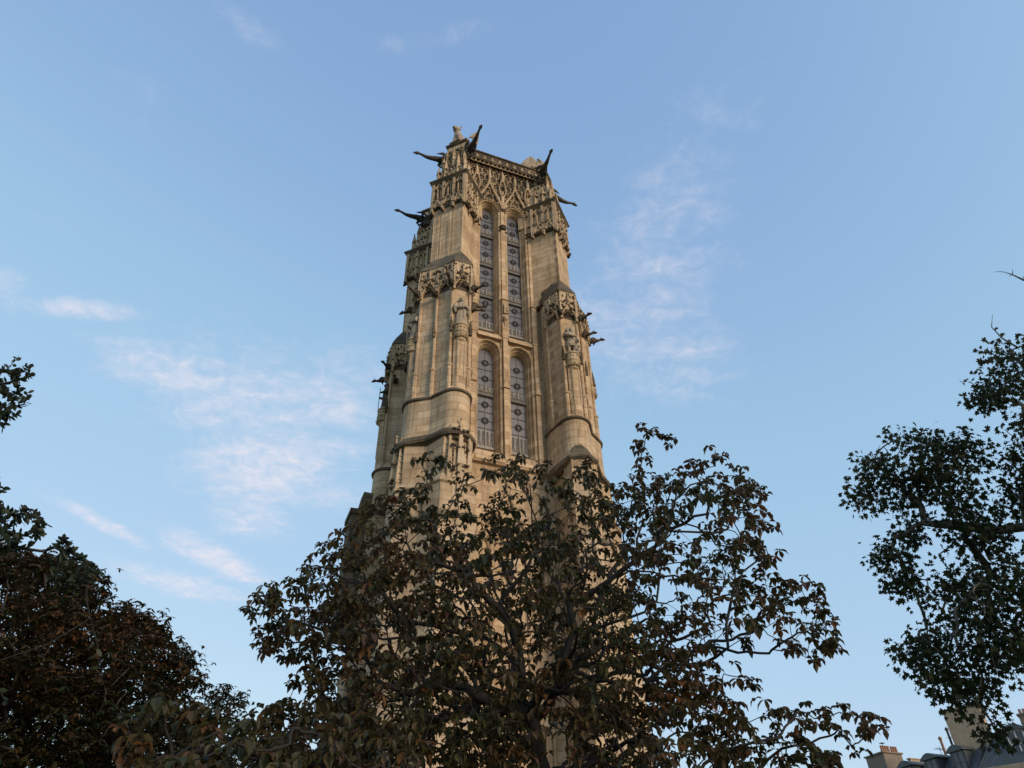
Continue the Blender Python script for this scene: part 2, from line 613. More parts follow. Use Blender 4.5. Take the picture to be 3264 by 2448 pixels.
# tracery frieze above the windows
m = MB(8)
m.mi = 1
quad(m, -2.5, 2.5, 46.75, 50.6, YF - .015)  # dark sheet behind the ribs: shade of the tracery recesses as colour
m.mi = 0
RB = YF - .10
for i in range(-5, 6):                                            # net of flowing cells
    for k in range(5):
        x = i * .46 + (.23 if k % 2 else 0)
        z = 47.1 + k * .72
        if abs(x) > 2.35:
            continue
        hw = .23
        rib(m, [(x - hw, RB, z), (x - hw * .8, RB, z + .22), (x, RB, z + .38), (x, RB, z + .72)], .042)
        rib(m, [(x + hw, RB, z), (x + hw * .8, RB, z + .22), (x, RB, z + .38)], .042)
        if m.rng.random() < .55:
            m.crocket(x + m.rng.uniform(-.1, .1), RB, z + .1, .085)
for xc in (-1.02, 1.02):
    L, Rr = ogee_pts(xc - .98, xc + .98, 45.75, 3.4, YF - .2)
    for side in (L, Rr):
        m.tube([(x, y, z) for x, y, z in side], [.085] * 7 + [.075, .07, .06], 6)
        for (x, y, z) in side[1:-1:1]:
            m.crocket(x + (.1 if side is Rr else -.1), y, z + .05, .075)
    rib(m, [(xc - .42, RB - .02, 46.55), (xc, RB - .02, 47.7), (xc + .42, RB - .02, 46.55)], .05)
    m.tube([(xc, YF - .2, 48.9), (xc, YF - .24, 49.5), (xc, YF - .2, 50.45)], [.10, .12, .02], 6)
    ar = arch_ring(xc, .80, 45.5, 45.5, .98)[1:-1]
    for j, (x, z) in enumerate(ar):
        m.crocket(x, YF - .12, z + .06, .10)
for x in (-2.05, 0, 2.05):                                        # statue niches with pointed hoods
    for sg in (-1, 1):
        m.tube([(x + sg * .05, YF - .2, 47.2), (x + sg * .22, YF - .24, 47.6), (x + sg * .27, YF - .28, 48.1), (x + sg * .17, YF - .26, 48.8), (x, YF - .24, 49.5)], .055, 5)
    m.tube([(x, YF - .22, 49.0), (x, YF - .28, 49.6), (x, YF - .22, 50.45)], [.1, .14, .02], 6)
    m.blob((x, YF - .16, 47.75), .14, .25, (1, .8, 2.0))
    m.tube([(x, YF - .12, 45.9), (x, YF - .2, 47.2)], [.10, .16], 6)
m.build('tracery_frieze', [CARVED, SOOT_AND_SHADE], TWR)

# cornice and parapet
m = MB(9)
sweep_x(m, [(-3.3, 50.35), (-3.56, 50.38), (-3.62, 50.46), (-3.50, 50.56), (-3.50, 50.95), (-3.3, 51.0)], -3.3, 3.3)
sweep_x(m, [(-3.3, 50.80), (-3.78, 50.62), (-3.96, 50.66), (-4.0, 50.76), (-3.9, 50.84), (-3.3, 51.2)], -3.5, 3.5)
sweep_x(m, [(-3.55, 50.9), (-3.88, 50.84), (-3.88, 51.60), (-3.98, 51.64), (-3.98, 51.76), (-3.5, 51.82)], -3.5, 3.5)
for k in range(22):
    m.crocket(-2.9 + k * .277, -3.55, 50.72, .09)
    m.crocket(-2.9 + k * .277, -3.87, 51.35 + m.rng.uniform(-.15, .15), .07)
m.build('cornice', SOOT_AND_SHADE, TWR)
m = MB(10)
for k in range(17):
    x = -2.72 + k * .34
    m.tube([(x + .17 * math.cos(a), -3.86 - .02 * math.sin(a), 50.58 - .2 * math.sin(a)) for a in [PI * j / 6 for j in range(7)]], .04, 5)
    m.blob((x + .17, -3.88, 50.6), .06, .3)
m.build('cornice_carving', CARVED, TWR)
for k in range(10):
    m = MB(10)
    x = -2.72 + k * .61
    m.loft([[(x - .13, -3.95, 50.95), (x + .13, -3.95, 50.95), (x + .13, -3.8, 50.95), (x - .13, -3.8, 50.95)],
            [(x - .03, -3.93, 51.36), (x + .03, -3.93, 51.36), (x + .03, -3.8, 51.36), (x - .03, -3.8, 51.36)]])
    m.blob((x, -3.93, 51.1), .09, .3)
    m.build('fleuron', CARVED, TWR)

# lower storeys between the buttresses (mostly behind the tree)
m = MB(11)
quad(m, -3.0, 3.0, 0, 23.4, -3.62)
sweep_x(m, [(-3.5, 23.35), (-3.82, 23.4), (-3.86, 23.5), (-3.5, 23.75)], -3.0, 3.0)
sweep_x(m, [(-3.5, 14.0), (-3.86, 14.05), (-3.9, 14.2), (-3.5, 14.6)], -3.0, 3.0)
sweep_x(m, [(-3.5, 6.8), (-3.9, 6.85), (-3.95, 7.0), (-3.5, 7.5)], -3.0, 3.0)
L, Rr = ogee_pts(-1.9, 1.9, 17.6, 5.0, -3.72)
for side in (L, Rr):
    m.tube(side, .11, 6)
    for p in side[1:-1]:
        m.crocket(p[0], p[1], p[2] + .1, .12)
for x in (-1.9, -.95, 0, .95, 1.9):
    m.tube([(x, -3.7, 7.6), (x, -3.7, 17.8 + (1.9 - abs(x)) * 1.2)], .09, 6)
for x in (-1.42, -.47, .47, 1.42):
    rib(m, [(x - .45, -3.68, 18.0), (x - .3, -3.68, 18.8), (x, -3.68, 19.3), (x + .3, -3.68, 18.8), (x + .45, -3.68, 18.0)], .06)
m.build('lower_bay', STONE, TWR)

# windows
ZR_UP = [45.35, 44.25, 42.4, 41.2, 39.3, 38.2, 36.35, 35.2]
ZR_LO = [31.2, 29.95, 28.0, 26.85]


def louvre(parent, xc, za, zb, saw=True):
    m = MB(int(za * 10))
    y = -2.90
    h = za - zb
    zm = zb + h * (.45 if saw else .05)
    m.box(xc - .5, xc + .5, y - .06, y, zm, za)
    for k in range(4):                                            # pierced panels with cusps
        x = xc - .5 + .125 + k * .25
        m.mi = 1
        m.box(x - .09, x + .09, y - .068, y - .06, zm + .08, za - .07)
        m.mi = 0
        m.tube([(x - .1, y - .08, zm + .06), (x - .03, y - .08, zm + h * .25), (x, y - .08, za - .05), (x + .03, y - .08, zm + h * .25), (x + .1, y - .08, zm + .06)], .022, 4)
    m.box(xc - .03, xc + .03, y - .12, y - .06, zm, za + .06)
    if saw:
        m.mi = 2
        n = 8
        vs, fs = [], []
        for k in range(2 * n + 1):
            x = xc - .5 + k / (2 * n)
            vs += [(x, y - .04, zm), (x, y - .08, zb + (.12 if k % 2 else 0.0))]
        for k in range(2 * n):
            fs.append((2 * k, 2 * k + 2, 2 * k + 3, 2 * k + 1))
        m.add(vs, fs)
        m.mi = 0
        m.tube([(xc - .5, y - .075, zm), (xc + .5, y - .075, zm)], .03, 4)
        m.tube([(xc - .5 + k / 32, y - .09, zb + (.12 if k % 4 == 2 else .06 if k % 2 else 0)) for k in range(33)], .025, 4)
    else:
        m.box(xc - .5, xc + .5, y - .14, y, zb - .12, zb + .02)
    m.build('louvre', [LEADPALE, LEAD, LEADMID], parent, fix=False)


WINS = []
for (xc, z0, zs, rise) in OPEN:
    up = z0 > 30
    m = MB(20)
    ring = arch_ring(xc, .505, z0 + .3, zs, rise * .505 / .72)
    m.add([(x, -2.86, z) for x, z in ring], [tuple(range(len(ring)))])
    w = m.build('window', GLASS, TWR)
    m = MB(21)
    y = -2.885
    for zr in (ZR_UP if up else ZR_LO):
        m.mi = 1
        m.lathe([(.0, 0), (.21, 0)], 0, 0, 14)
        k = len(m.v) - 28
        m.v[k:] = [(xc + a, y - b * 0 - .004, zr + b) for a, b, c in m.v[k:]]
        m.mi = 0
        m.tube([(xc + .215 * math.cos(a), y - .01, zr + .215 * math.sin(a)) for a in [2 * PI * j / 16 for j in range(17)]], .024, 4)
        m.lathe([(.0, 0), (.09, 0)], 0, 0, 10)
        k = len(m.v) - 20
        m.v[k:] = [(xc + a, y - .012, zr + b) for a, b, c in m.v[k:]]
        m.m[-10 - 2:] = [2] * 12
        m.box(xc - .5, xc - .22, y - .012, y + .01, zr - .012, zr + .012)
        m.box(xc + .22, xc + .5, y - .012, y + .01, zr - .012, zr + .012)
        m.box(xc - .5, xc + .5, y - .012, y + .01, zr - .56, zr - .535)
    m.box(xc - .012, xc + .012, y - .006, y + .01, z0 + .4, zs + .5)
    m.build('lead_cames', [LEAD, ROSE, GLASS], w, fix=False)
    for za, zb, saw in ([(43.72, 42.92, True), (40.65, 39.85, True), (37.52, 36.78, True), (34.6, 33.95, False)] if up else [(29.3, 28.55, True), (26.1, 24.95, False)]):
        louvre(w, xc, za, zb, saw)
    WINS.append(w)

BAY_PARTS = [o for o in TWR.children if o.name.split('.')[0] in ('bay_wall', 'bay_moulding', 'corbel', 'boss', 'shield_bracket', 'fleuron', 'tracery_frieze', 'cornice', 'cornice_carving', 'lower_bay', 'window')]
for k in (1, 2, 3):
    for o in BAY_PARTS:
        copy_tree(o, TWR).rotation_euler = (0, 0, k * PI / 2)

# ---- one corner: twin buttresses below, a diagonal pier above
PA = [(-2.48, -3.2), (-2.55, -4.4), (-2.95, -5.48), (-4.0, -5.48), (-4.66, -4.66), (-5.48, -4.0), (-5.48, -2.95), (-4.4, -2.55), (-3.2, -2.48), (-3.0, -3.0)]
mir = lambda pt: (pt[1], pt[0])


def drum_poly(off, r=.83):
    rr = r + off
    pts = [(-2.40 + off * .3, -3.2), (-2.47 + off * .5, -4.3), (-3.5 + rr, -5.05)]
    for k in range(1, 11):
        a = -PI * k / 11 * .93
        pts.append((-3.5 + rr * math.cos(a), -5.0 + rr * math.sin(a)))
    v = 4.70 + off * .8
    return pts + [(-v, -v)] + [mir(p) for p in reversed(pts)] + [(-3.0, -3.0)]


def low_poly(off):
    v = 4.75 + off
    pts = [(-2.72 + off * .4, -3.2), (-2.72 + off * .4, -5.75 - off), (-4.2 - off * .5, -5.75 - off)]
    return pts + [(-v, -v)] + [mir(p) for p in reversed(pts)] + [(-3.0, -3.0)]


CP = []
m = MB(30)
m.prism(PA, 26.1, 36.4)
rings = [(26.55, -.16), (26.28, .0), (26.2, .07), (26.1, .08), (26.02, 0), (24.5, .0), (24.1, .02), (23.75, .10), (23.45, .22), (23.3, .27)]
m.loft([[(x, y, z) for x, y in drum_poly(o)] for z, o in rings])
m.prism(low_poly(.02), 20.4, 23.1)
m.loft([[(x, y, z) for x, y in low_poly(o)] for z, o in ((20.9, .03), (20.4, .40), (20.3, .40), (20.2, .30), (14.2, .30))])
m.loft([[(x, y, z) for x, y in low_poly(o)] for z, o in ((14.6, .32), (14.2, .55), (14.0, .55), (13.9, .46), (7.4, .46), (7.0, .7), (6.8, .7), (6.7, .62), (1.3, .62), (1.0, .8), (0, .8))])
# edge colonnettes with rings, and valley shaft
for (x, y) in ((-4.03, -5.5), (-2.95, -5.5), (-4.72, -4.72), (-5.5, -4.03), (-5.5, -2.95), (-2.52, -4.42), (-4.42, -2.52)):
    m.tube([(x, y, 26.1), (x, y, 28.0)], .14, 8)
    m.tube([(x, y, 28.0), (x, y, 34.2)], .095, 8)
    m.lathe([(.1, 27.85), (.19, 27.92), (.19, 28.02), (.1, 28.1)], x, y, 8)
for (a, b) in (((-2.95, -5.48), (-4.0, -5.48)), ((-5.48, -4.0), (-5.48, -2.95))):     # half shaft under each statue
    L_ = m.frame(b, a)
    s = L_ / 2
    m.prism([(s - .36, -.1), (s - .36, .14), (s - .2, .3), (s + .2, .3), (s + .36, .14), (s + .36, -.1)], 26.2, 29.95)
    for ss in (s - .36, s - .2, s + .2, s + .36):
        m.tube([(ss, .14 if abs(ss - s) > .3 else .3, 27.3), (ss, .14 if abs(ss - s) > .3 else .3, 29.95)], .035, 5)
    m.reset()
CP.append(m.build('corner_buttress', STONE, TWR))

m = MB(31)                                                        # string courses
m.loft([[(x, y, z) for x, y in drum_poly(o)] for z, o in ((26.02, .02), (26.06, .10), (26.16, .12), (26.26, .02))])
CP.append(m.build('string_course', COPING, TWR))
m = MB(31)
m.loft([[(x, y, z) for x, y in drum_poly(o)] for z, o in ((22.95, .10), (23.06, .2), (23.1, .32), (23.24, .36), (23.32, .30), (23.5, .205), (23.6, .16))])
CP.append(m.build('string_course', COPING, TWR))
m = MB(31)
m.loft([[(x, y, z) for x, y in low_poly(o)] for z, o in ((18.4, .31), (18.45, .42), (18.55, .44), (18.8, .31))])
CP.append(m.build('string_course', COPING, TWR))

PCO = [(-2.34, -3.4), (-2.36, -4.35), (-2.86, -5.70), (-4.07, -5.70), (-4.74, -4.74), (-5.70, -4.07), (-5.70, -2.86), (-4.35, -2.36), (-3.4, -2.34), (-3.0, -3.0)]
PCI = [(-2.3, -3.45), dg(5.2, 1.0), dg(5.96, 1.1), dg(5.98, .95), dg(6.0, 0), dg(5.98, -.95), dg(5.96, -1.1), dg(5.2, -1.0), (-3.45, -2.3), (-3.0, -3.0)]
PCM = [((a[0] * .62 + b[0] * .38), (a[1] * .62 + b[1] * .38)) for a, b in zip(PCO, PCI)]
m = MB(32)
m.loft([[(x, y, 36.3) for x, y in PCO], [(x, y, 36.42) for x, y in PCO], [(x, y, 37.15) for x, y in PCM], [(x, y, 38.15) for x, y in PCI]])
CP.append(m.build('coping', COPING, TWR))

# canopies over the niches
m = MB(33)
FACES = [((-4.0, -5.48), (-2.95, -5.48)), ((-4.66, -4.66), (-4.0, -5.48)), ((-5.48, -4.0), (-4.66, -4.66)), ((-5.48, -2.95), (-5.48, -4.0)),
         ((-2.95, -5.48), (-2.55, -4.4)), ((-4.4, -2.55), (-5.48, -2.95))]
for i, (a, b) in enumerate(FACES):
    L_ = m.frame(a, b)
    niche = i in (0, 3)
    canopy_face(m, L_, 34.0 if niche else 33.9, .75 if niche else .6, 36.3, -.05, .2 if niche else .12)
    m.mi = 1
    m.box(.05, L_ - .05, -.04, .01, 34.05, 34.9)  # dark backing paints the shade under the canopy arch
    m.mi = 0
    d = .24 if niche else .17
    o1, o2 = ogee_pts(.05, L_ - .05, 34.1, 1.35, d)
    for side in (o1, o2):
        m.tube(side, .05, 5)
        for pnt in side[2:-1:2]:
            m.crocket(pnt[0], d + .03, pnt[2] + .08, .07)
    m.tube([(L_ / 2, d, 35.3), (L_ / 2, d + .06, 35.7), (L_ / 2, d, 36.3)], [.06, .08, .02], 5)
    for s in (.0, L_):
        pinnacle(m, s, d - .02, 33.8, 36.2, .075, 3)
    for k in range(3):                                            # hanging cusps
        m.tube([(L_ * (k + .5) / 3 + .14 * math.cos(t), d - .06, 34.25 + (.25 if k == 1 else .1) + .14 * math.sin(t)) for t in [PI * j / 5 for j in range(6)]], .035, 4)
    m.reset()
CP.append(m.build('niche_canopy', [CARVED, SOOT_AND_SHADE], TWR))
m = MB(34)
for i, (a, b) in enumerate(FACES):
    L_ = m.frame(a, b)
    d = .25 if i in (0, 3) else .17
    for t, n in ((34.8, 5), (35.3, 6), (35.9, 4)):
        for k in range(n):
            s = L_ * (k + m.rng.uniform(.1, .9)) / n
            for q in range(m.rng.choice((1, 2, 3))):
                m.crocket(s + m.rng.uniform(-.09, .09), d, t + m.rng.uniform(-.12, .12), m.rng.uniform(.045, .10))
    for k in range(5):
        m.crocket(L_ * m.rng.uniform(.2, .8), d - .08, 34.3 + m.rng.uniform(0, .3), .075)
    m.reset()
for (x, y) in ((-4.05, -5.62), (-2.9, -5.62), (-4.8, -4.8), (-5.62, -4.05), (-5.62, -2.9)):
    pinnacle(m, x, y, 30.4, 31.5, .07, 3, .7)
CP.append(m.build('canopy_foliage', SOOT_AND_SHADE, TWR))

# pedestals of the niche statues
for i in (0, 3):
    a, b = FACES[i]
    m = MB(35)
    L_ = m.frame(a, b)
    s = L_ / 2
    m.lathe([(.05, 29.55), (.30, 29.75), (.36, 30.1), (.40, 30.25), (.45, 30.32), (.45, 30.42), (.40, 30.46), (.40, 30.78), (.46, 30.82), (.46, 30.92), (.3, 30.93)], s, .12, 14)
    for k in range(8):
        t = PI * k / 7
        m.crocket(s + .38 * math.cos(t), .12 + .38 * math.sin(t), 29.95, .09)
        m.crocket(s + .40 * math.cos(t), .12 + .40 * math.sin(t), 30.6, .05)
    m.reset()
    CP.append(m.build('pedestal', CARVED, TWR))

# diagonal pier
m = MB(36)
hw = 1.08
m.prism([dg(3.2, hw), dg(5.95, hw), dg(5.95, -hw), dg(3.2, -hw)], 36.4, 46.6)
L_ = m.frame(dg(5.95, -hw), dg(5.95, hw))
for s in (.32, .42, .62, 1.15, 1.25, 1.5):
    m.tube([(s, 0, 37.6), (s, 0, 44.2)], .03, 4)
for s in (0, L_):
    m.tube([(s, -.02, 37.2), (s, -.02, 46.3)], .05, 6)
m.reset()
# thickened head
m.prism([dg(3.2, 1.22), dg(6.0, 1.22), dg(6.0, -1.22), dg(3.2, -1.22)], 44.6, 46.6)
CP.append(m.build('diagonal_pier', STONE, TWR))

m = MB(37)
DF = [(dg(6.0, -1.2), dg(6.0, 1.2), 3), (dg(6.0, 1.2), dg(4.3, 1.2), 2), (dg(4.3, -1.2), dg(6.0, -1.2), 2)]
for a, b, n in DF:
    Lt = m.frame(a, b)
    w = Lt / n
    for k in range(n):
        a2 = Vector(a).lerp(Vector(b), k / n)
        b2 = Vector(a).lerp(Vector(b), (k + 1) / n)
        m.frame(a2, b2)
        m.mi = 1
        m.box(.04, w - .04, -.03, .012, 43.4, 45.9)  # dark panel behind the ribs, recess shade put into its colour
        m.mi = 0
        mid = (n == 3 and k == 1)
        zb = 43.1 if not mid else 43.4
        canopy_face(m, w, zb, .5, 44.5, -.05, .13)
        o1, o2 = ogee_pts(.04, w - .04, zb + .2, 1.1, .17)
        for side in (o1, o2):
            m.tube(side, .045, 5)
            for p in side[2:-1:3]:
                m.crocket(p[0], .18, p[2] + .05, .065)
        m.tube([(w / 2, .16, 44.3), (w / 2, .2, 44.8), (w / 2, .14, 45.5)], [.05, .07, .02], 5)
        rib(m, [(.05, .08, 45.4), (w * .3, .08, 46.0), (w * .5, .08, 46.25), (w * .7, .08, 46.0), (w - .05, .08, 45.4)], .04)
        rib(m, [(w * .33, .06, 44.6), (w * .33, .06, 45.8)], .035)
        rib(m, [(w * .67, .06, 44.6), (w * .67, .06, 45.8)], .035)
        m.box(-.09, .09, -.03, .17, 43.0, 46.3)
        if k == n - 1:
            m.box(w - .09, w + .09, -.03, .17, 43.0, 46.3)
    m.reset()
CP.append(m.build('pier_tracery', [CARVED, SOOT_AND_SHADE], TWR))
m = MB(38)
for a, b, n in DF:
    Lt = m.frame(a, b)
    for t, q in ((45.55, 5), (44.25, 7), (43.45, 6)):
        leaf_row(m, .05, Lt - .05, .15, t, q * n // 2, .085, .1)
    for k in range(n + 1):
        m.crocket(Lt * k / n, .15, 43.0, .12)
    m.reset()
CP.append(m.build('pier_foliage', SOOT_AND_SHADE, TWR))

m = MB(39)                                                        # cornice of the pier
m.loft([[dg(3.0, h) + (z,), dg(p, h) + (z,), dg(p, -h) + (z,), dg(3.0, -h) + (z,)] for z, p, h in ((46.25, 6.1, 1.27), (46.32, 6.16, 1.33), (46.5, 6.32, 1.49), (46.58, 6.33, 1.5), (46.95, 5.95, 1.2))])
CP.append(m.build('pier_cornice', COPING, TWR))

m = MB(40)                                                        # stepped head of pinnacles up to the parapet
for z0, z1, p, h in ((46.6, 48.2, 5.78, 1.05), (48.2, 49.5, 5.55, .88), (49.5, 51.1, 5.3, .68)):
    m.prism([dg(3.2, h), dg(p, h), dg(p, -h), dg(3.2, -h)], z0, z1)
m.prism([dg(4.1, .72), dg(5.25, .72), dg(5.25, -.72), dg(4.1, -.72)], 51.0, 51.9)
for p, h, z0, zt in ((5.8, 1.05, 46.7, 48.9), (5.8, .5, 46.7, 49.6), (5.8, -.5, 46.7, 49.4), (5.8, -1.05, 46.7, 48.7), (5.55, .85, 48.2, 50.2), (5.55, -.85, 48.2, 50.2), (5.6, 0, 48.6, 50.9), (5.4, .65, 49.4, 51.2), (5.4, -.65, 49.4, 51.2)):
    x, y = dg(p, h)
    pinnacle(m, x, y, z0, zt, .11, 4)
for h, sgn in ((1.05, 1), (-1.05, -1)):
    for pp in (5.2, 4.6):
        x, y = dg(pp, h)
        pinnacle(m, x, y, 46.7, 48.8, .11, 4)
for (p, h, zz) in ((5.8, 1.05, 47.3), (5.56, .88, 48.7), (5.31, .68, 50.3)):
    m.frame(dg(p, -h), dg(p, h))
    for k in range(2):
        o1, o2 = ogee_pts(h * k + .06, h * (k + 1) - .06, zz - .3, 1.1, .06)
        for side in (o1, o2):
            m.tube(side, .05, 5)
            for pt in side[2:-1:2]:
                m.crocket(pt[0], .08, pt[2], .06)
    m.reset()
CP.append(m.build('pier_head', CARVED, TWR))
m = MB(41)
for (p, h, zz) in ((5.82, 1.05, 47.9), (5.6, .88, 49.2), (5.35, .68, 50.6), (5.82, 1.05, 47.0)):
    for a, b in ((dg(p, -h), dg(p, h)), (dg(p, h), dg(p - 1.2, h)), (dg(p - 1.2, -h), dg(p, -h))):
        Lt = m.frame(a, b)
        leaf_row(m, 0, Lt, .06, zz, int(Lt / .24), .09, .14)
        leaf_row(m, 0, Lt, .05, zz - .5, int(Lt / .4), .07, .16)
        m.reset()
m.loft([[dg(4.0, h) + (z,), dg(p, h) + (z,), dg(p, -h) + (z,), dg(4.0, -h) + (z,)] for z, p, h in ((51.0, 5.28, .74), (51.1, 5.38, .84), (51.2, 5.38, .84), (51.3, 5.26, .73))])
m.loft([[dg(4.0, h) + (z,), dg(p, h) + (z,), dg(p, -h) + (z,), dg(4.0, -h) + (z,)] for z, p, h in ((51.85, 5.26, .73), (51.95, 5.42, .88), (52.08, 5.42, .88), (52.16, 5.3, .78))])
CP.append(m.build('head_foliage', SOOT_AND_SHADE, TWR))


# gargoyles: long necked beasts crouching on a bracket
def gargoyle_mesh(sc, seed, long=True):
    m = MB(seed)
    g = m.rng
    if long:
        path = [(0, 0, .0), (.45, 0, .03), (.9, 0, .02), (1.35, 0, -.06), (1.75, 0, -.06), (2.1, 0, .08), (2.34, 0, .14)]
        rad = [.24, .26, .22, .18, .135, .10, .09]
        hd, hr = (2.46, 0, .10), .145
    else:
        path = [(0, 0, -.05), (.2, 0, 0), (.42, 0, .02), (.62, 0, .05), (.78, 0, .1)]
        rad = [.14, .17, .14, .10, .085]
        hd, hr = (.88, 0, .1), .12
    m.tube(path, rad, 8)
    m.blob(hd, hr, .12, (1.35, .9, .85), True)
    m.blob((hd[0] + hr * 1.3, 0, hd[2] - hr * .25), hr * .6, .1, (1.2, .9, .6), True)     # muzzle
    m.blob((hd[0] + hr * 1.2, 0, hd[2] - hr * .75), hr * .4, .1, (1.3, .8, .4))           # jaw
    for sg in (-1, 1):
        m.tube([(hd[0] - hr * .3, sg * hr * .6, hd[2] + hr * .5), (hd[0] - hr * 1.1, sg * hr * .9, hd[2] + hr * 1.2)], [hr * .35, hr * .1], 5)
        k = 1.0 if long else .48
        m.tube([(.35 * k, sg * .28 * k, .1 * k), (.7 * k, sg * .34 * k, -.22 * k), (.45 * k, sg * .30 * k, -.5 * k), (.62 * k, sg * .30 * k, -.56 * k)], [.13 * k, .10 * k, .08 * k, .06 * k], 6)   # fore leg
        m.tube([(.05 * k, sg * .25 * k, .3 * k), (.5 * k, sg * .36 * k, .38 * k), (1.0 * k, sg * .28 * k, .25 * k)], [.06 * k, .13 * k, .03 * k], 6)   # folded wing
    if long:
        m.box(-.3, .25, -.16, .16, -.5, -.1)
        for q in range(8):
            m.blob((g.uniform(-.1, .4), g.uniform(-.2, .2), g.uniform(-.7, -.3)), .11, .3)
        for q in range(6):
            m.blob((.3 + q * .25, 0, .28 - q * .03), .09, .2, (1, .5, 1))
    return m


GL = gargoyle_mesh(1, 51, True).build('gargoyle', GARG, TWR, True)
remesh(GL, .055, 1)
gx, gy = dg(4.75, .55)
GL.location = (gx + .05, gy - .35, 50.55)
GL.rotation_euler = (0, R(2), R(-87))
G2 = copy_tree(GL, TWR)
G2.location = (gy - .35, gx + .05, 50.55)
G2.rotation_euler = (0, R(2), R(178))
GTOP = [GL, G2]
GS = gargoyle_mesh(1, 52, False).build('small_gargoyle', SOOT_AND_SHADE, TWR, True)
remesh(GS, .035, 1)
GSM = []
for i, (x, y, an, z) in enumerate(((-4.12, -5.66, -122, 34.05), (-2.93, -5.66, -50, 34.1), (-4.78, -4.78, -135, 33.75), (-5.66, -4.12, -148, 34.05), (-5.66, -2.93, 140, 34.1), (-2.9, -5.2, -18, 33.0), (-2.6, -4.6, -15, 33.9))):
    o = GS if i == 0 else copy_tree(GS, TWR)
    o.location = (x, y, z)
    o.rotation_euler = (0, R(4 + 5 * (i % 3)), R(an))
    o.scale = (.92,) * 3
    GSM.append(o)
CP += GTOP + GSM

# pinnacle clusters standing on the lower buttresses
LOWP = []
for (bx, by, turn) in ((-3.42, -5.92, 0), (-5.92, -3.42, -PI / 2)):
    m = MB(60)
    for dx, dy, z0, z1, w in ((0, -.12, 19.6, 24.1, .15), (-.5, .02, 19.4, 23.7, .11), (.5, .02, 19.4, 23.7, .11), (-.26, -.06, 19.2, 22.6, .09), (.26, -.06, 19.2, 22.6, .09)):
        pinnacle(m, dx, dy, z0, z1, w, 7, .62)
    m.prism([(-.62, .2), (-.55, -.05), (0, -.2), (.55, -.05), (.62, .2)], 17.5, 21.2)
    m.mi = 1
    for t in (23.3, 22.3, 21.2, 20.9):
        for k in range(4):
            m.crocket(-.35 + k * .23, -.22, t + m.rng.uniform(-.1, .1), .11)
    o = m.build('buttress_pinnacle', [CARVED, SOOT_AND_SHADE], TWR)
    o.location = (bx, by, 0)
    o.rotation_euler = (0, 0, turn)
    LOWP.append(o)
# the right front corner has a hexagonal turret roof instead
m = MB(61)
hexp = lambda r, z: [(3.32 + r * math.cos(R(a)), -5.62 + r * math.sin(R(a)), z) for a in range(30, 390, 60)]
m.loft([hexp(.80, 17.0), hexp(.80, 23.1)])
for a in range(30, 390, 60):
    c_, s_ = 3.32 + .8 * math.cos(R(a)), -5.62 + .8 * math.sin(R(a))
    m.tube([(c_, s_, 17), (c_, s_, 23.15)], .06, 5)
for j in range(6):
    a, b = R(30 + 60 * j), R(90 + 60 * j)
    p0 = Vector((3.32 + .81 * math.cos(a), -5.62 + .81 * math.sin(a)))
    p1 = Vector((3.32 + .81 * math.cos(b), -5.62 + .81 * math.sin(b)))
    m.frame(p1, p0)
    rib(m, [(.08, .03, 22.2), (.16, .03, 22.7), (.4, .03, 23.0), (.64, .03, 22.7), (.72, .03, 22.2)], .05)
    rib(m, [(.2, .03, 22.55), (.4, .03, 22.3), (.6, .03, 22.55)], .04)
    m.reset()
TUR = m.build('stair_turret', STONE, TWR)
m = MB(62)
m.loft([hexp(.86, 23.05), hexp(.98, 23.15), hexp(1.0, 23.28), hexp(.62, 23.75), hexp(.45, 24.1), hexp(.3, 24.25)])
m.build('turret_roof', COPING, TUR)

for k in (1, 2, 3):
    for o in CP + LOWP:
        if k == 1 and o in LOWP[1:]:
            continue                                               # the turret stands there
        c_ = copy_tree(o, TWR)
        rot = Matrix.Rotation(k * PI / 2, 4, 'Z')
        c_.location = rot @ o.location
        c_.rotation_euler = (o.rotation_euler[0], o.rotation_euler[1], o.rotation_euler[2] + k * PI / 2)
# weathered plinth block standing out on the north side
m = MB(63)
m.prism([(-6.9, 2.9), (-5.6, 2.9), (-5.6, 4.4), (-6.9, 4.4)], 16, 22.9)
m.prism([(-7.0, 2.8), (-5.6, 2.8), (-5.6, 4.5), (-7.0, 4.5)], 22.9, 23.2)
m.prism([(-6.5, 3.1), (-5.6, 3.1), (-5.6, 4.2), (-6.5, 4.2)], 23.2, 24.6, [(-6.3, 3.2), (-5.6, 3.2), (-5.6, 4.1), (-6.3, 4.1)])
m.build('offset_block', COPING, TWR)

# ------------------------------------------------------------------ statues
TM = Matrix.Translation((-1.7437, 36.555, 0)) @ Matrix.Rotation(R(22.5), 4, 'Z')


def place(o, x, y, z, rz=0.0):
    o.location = TM @ Vector((x, y, z))
    o.rotation_euler = (0, 0, R(22.5 + rz))
    return o


def robe(m, prof, folds=9, amp=.06, n=28):
    rings = []
    for (z, rx, ry, dx) in prof:
        k = max(0.0, 1 - z / 1.6)
        rings.append([(rx * math.cos(2 * PI * i / n) * (1 + amp * k * math.sin(folds * 2 * PI * i / n + z)) + dx, ry * math.sin(2 * PI * i / n) * (1 + amp * k * math.sin(folds * 2 * PI * i / n)), z) for i in range(n)])
    m.loft(rings)


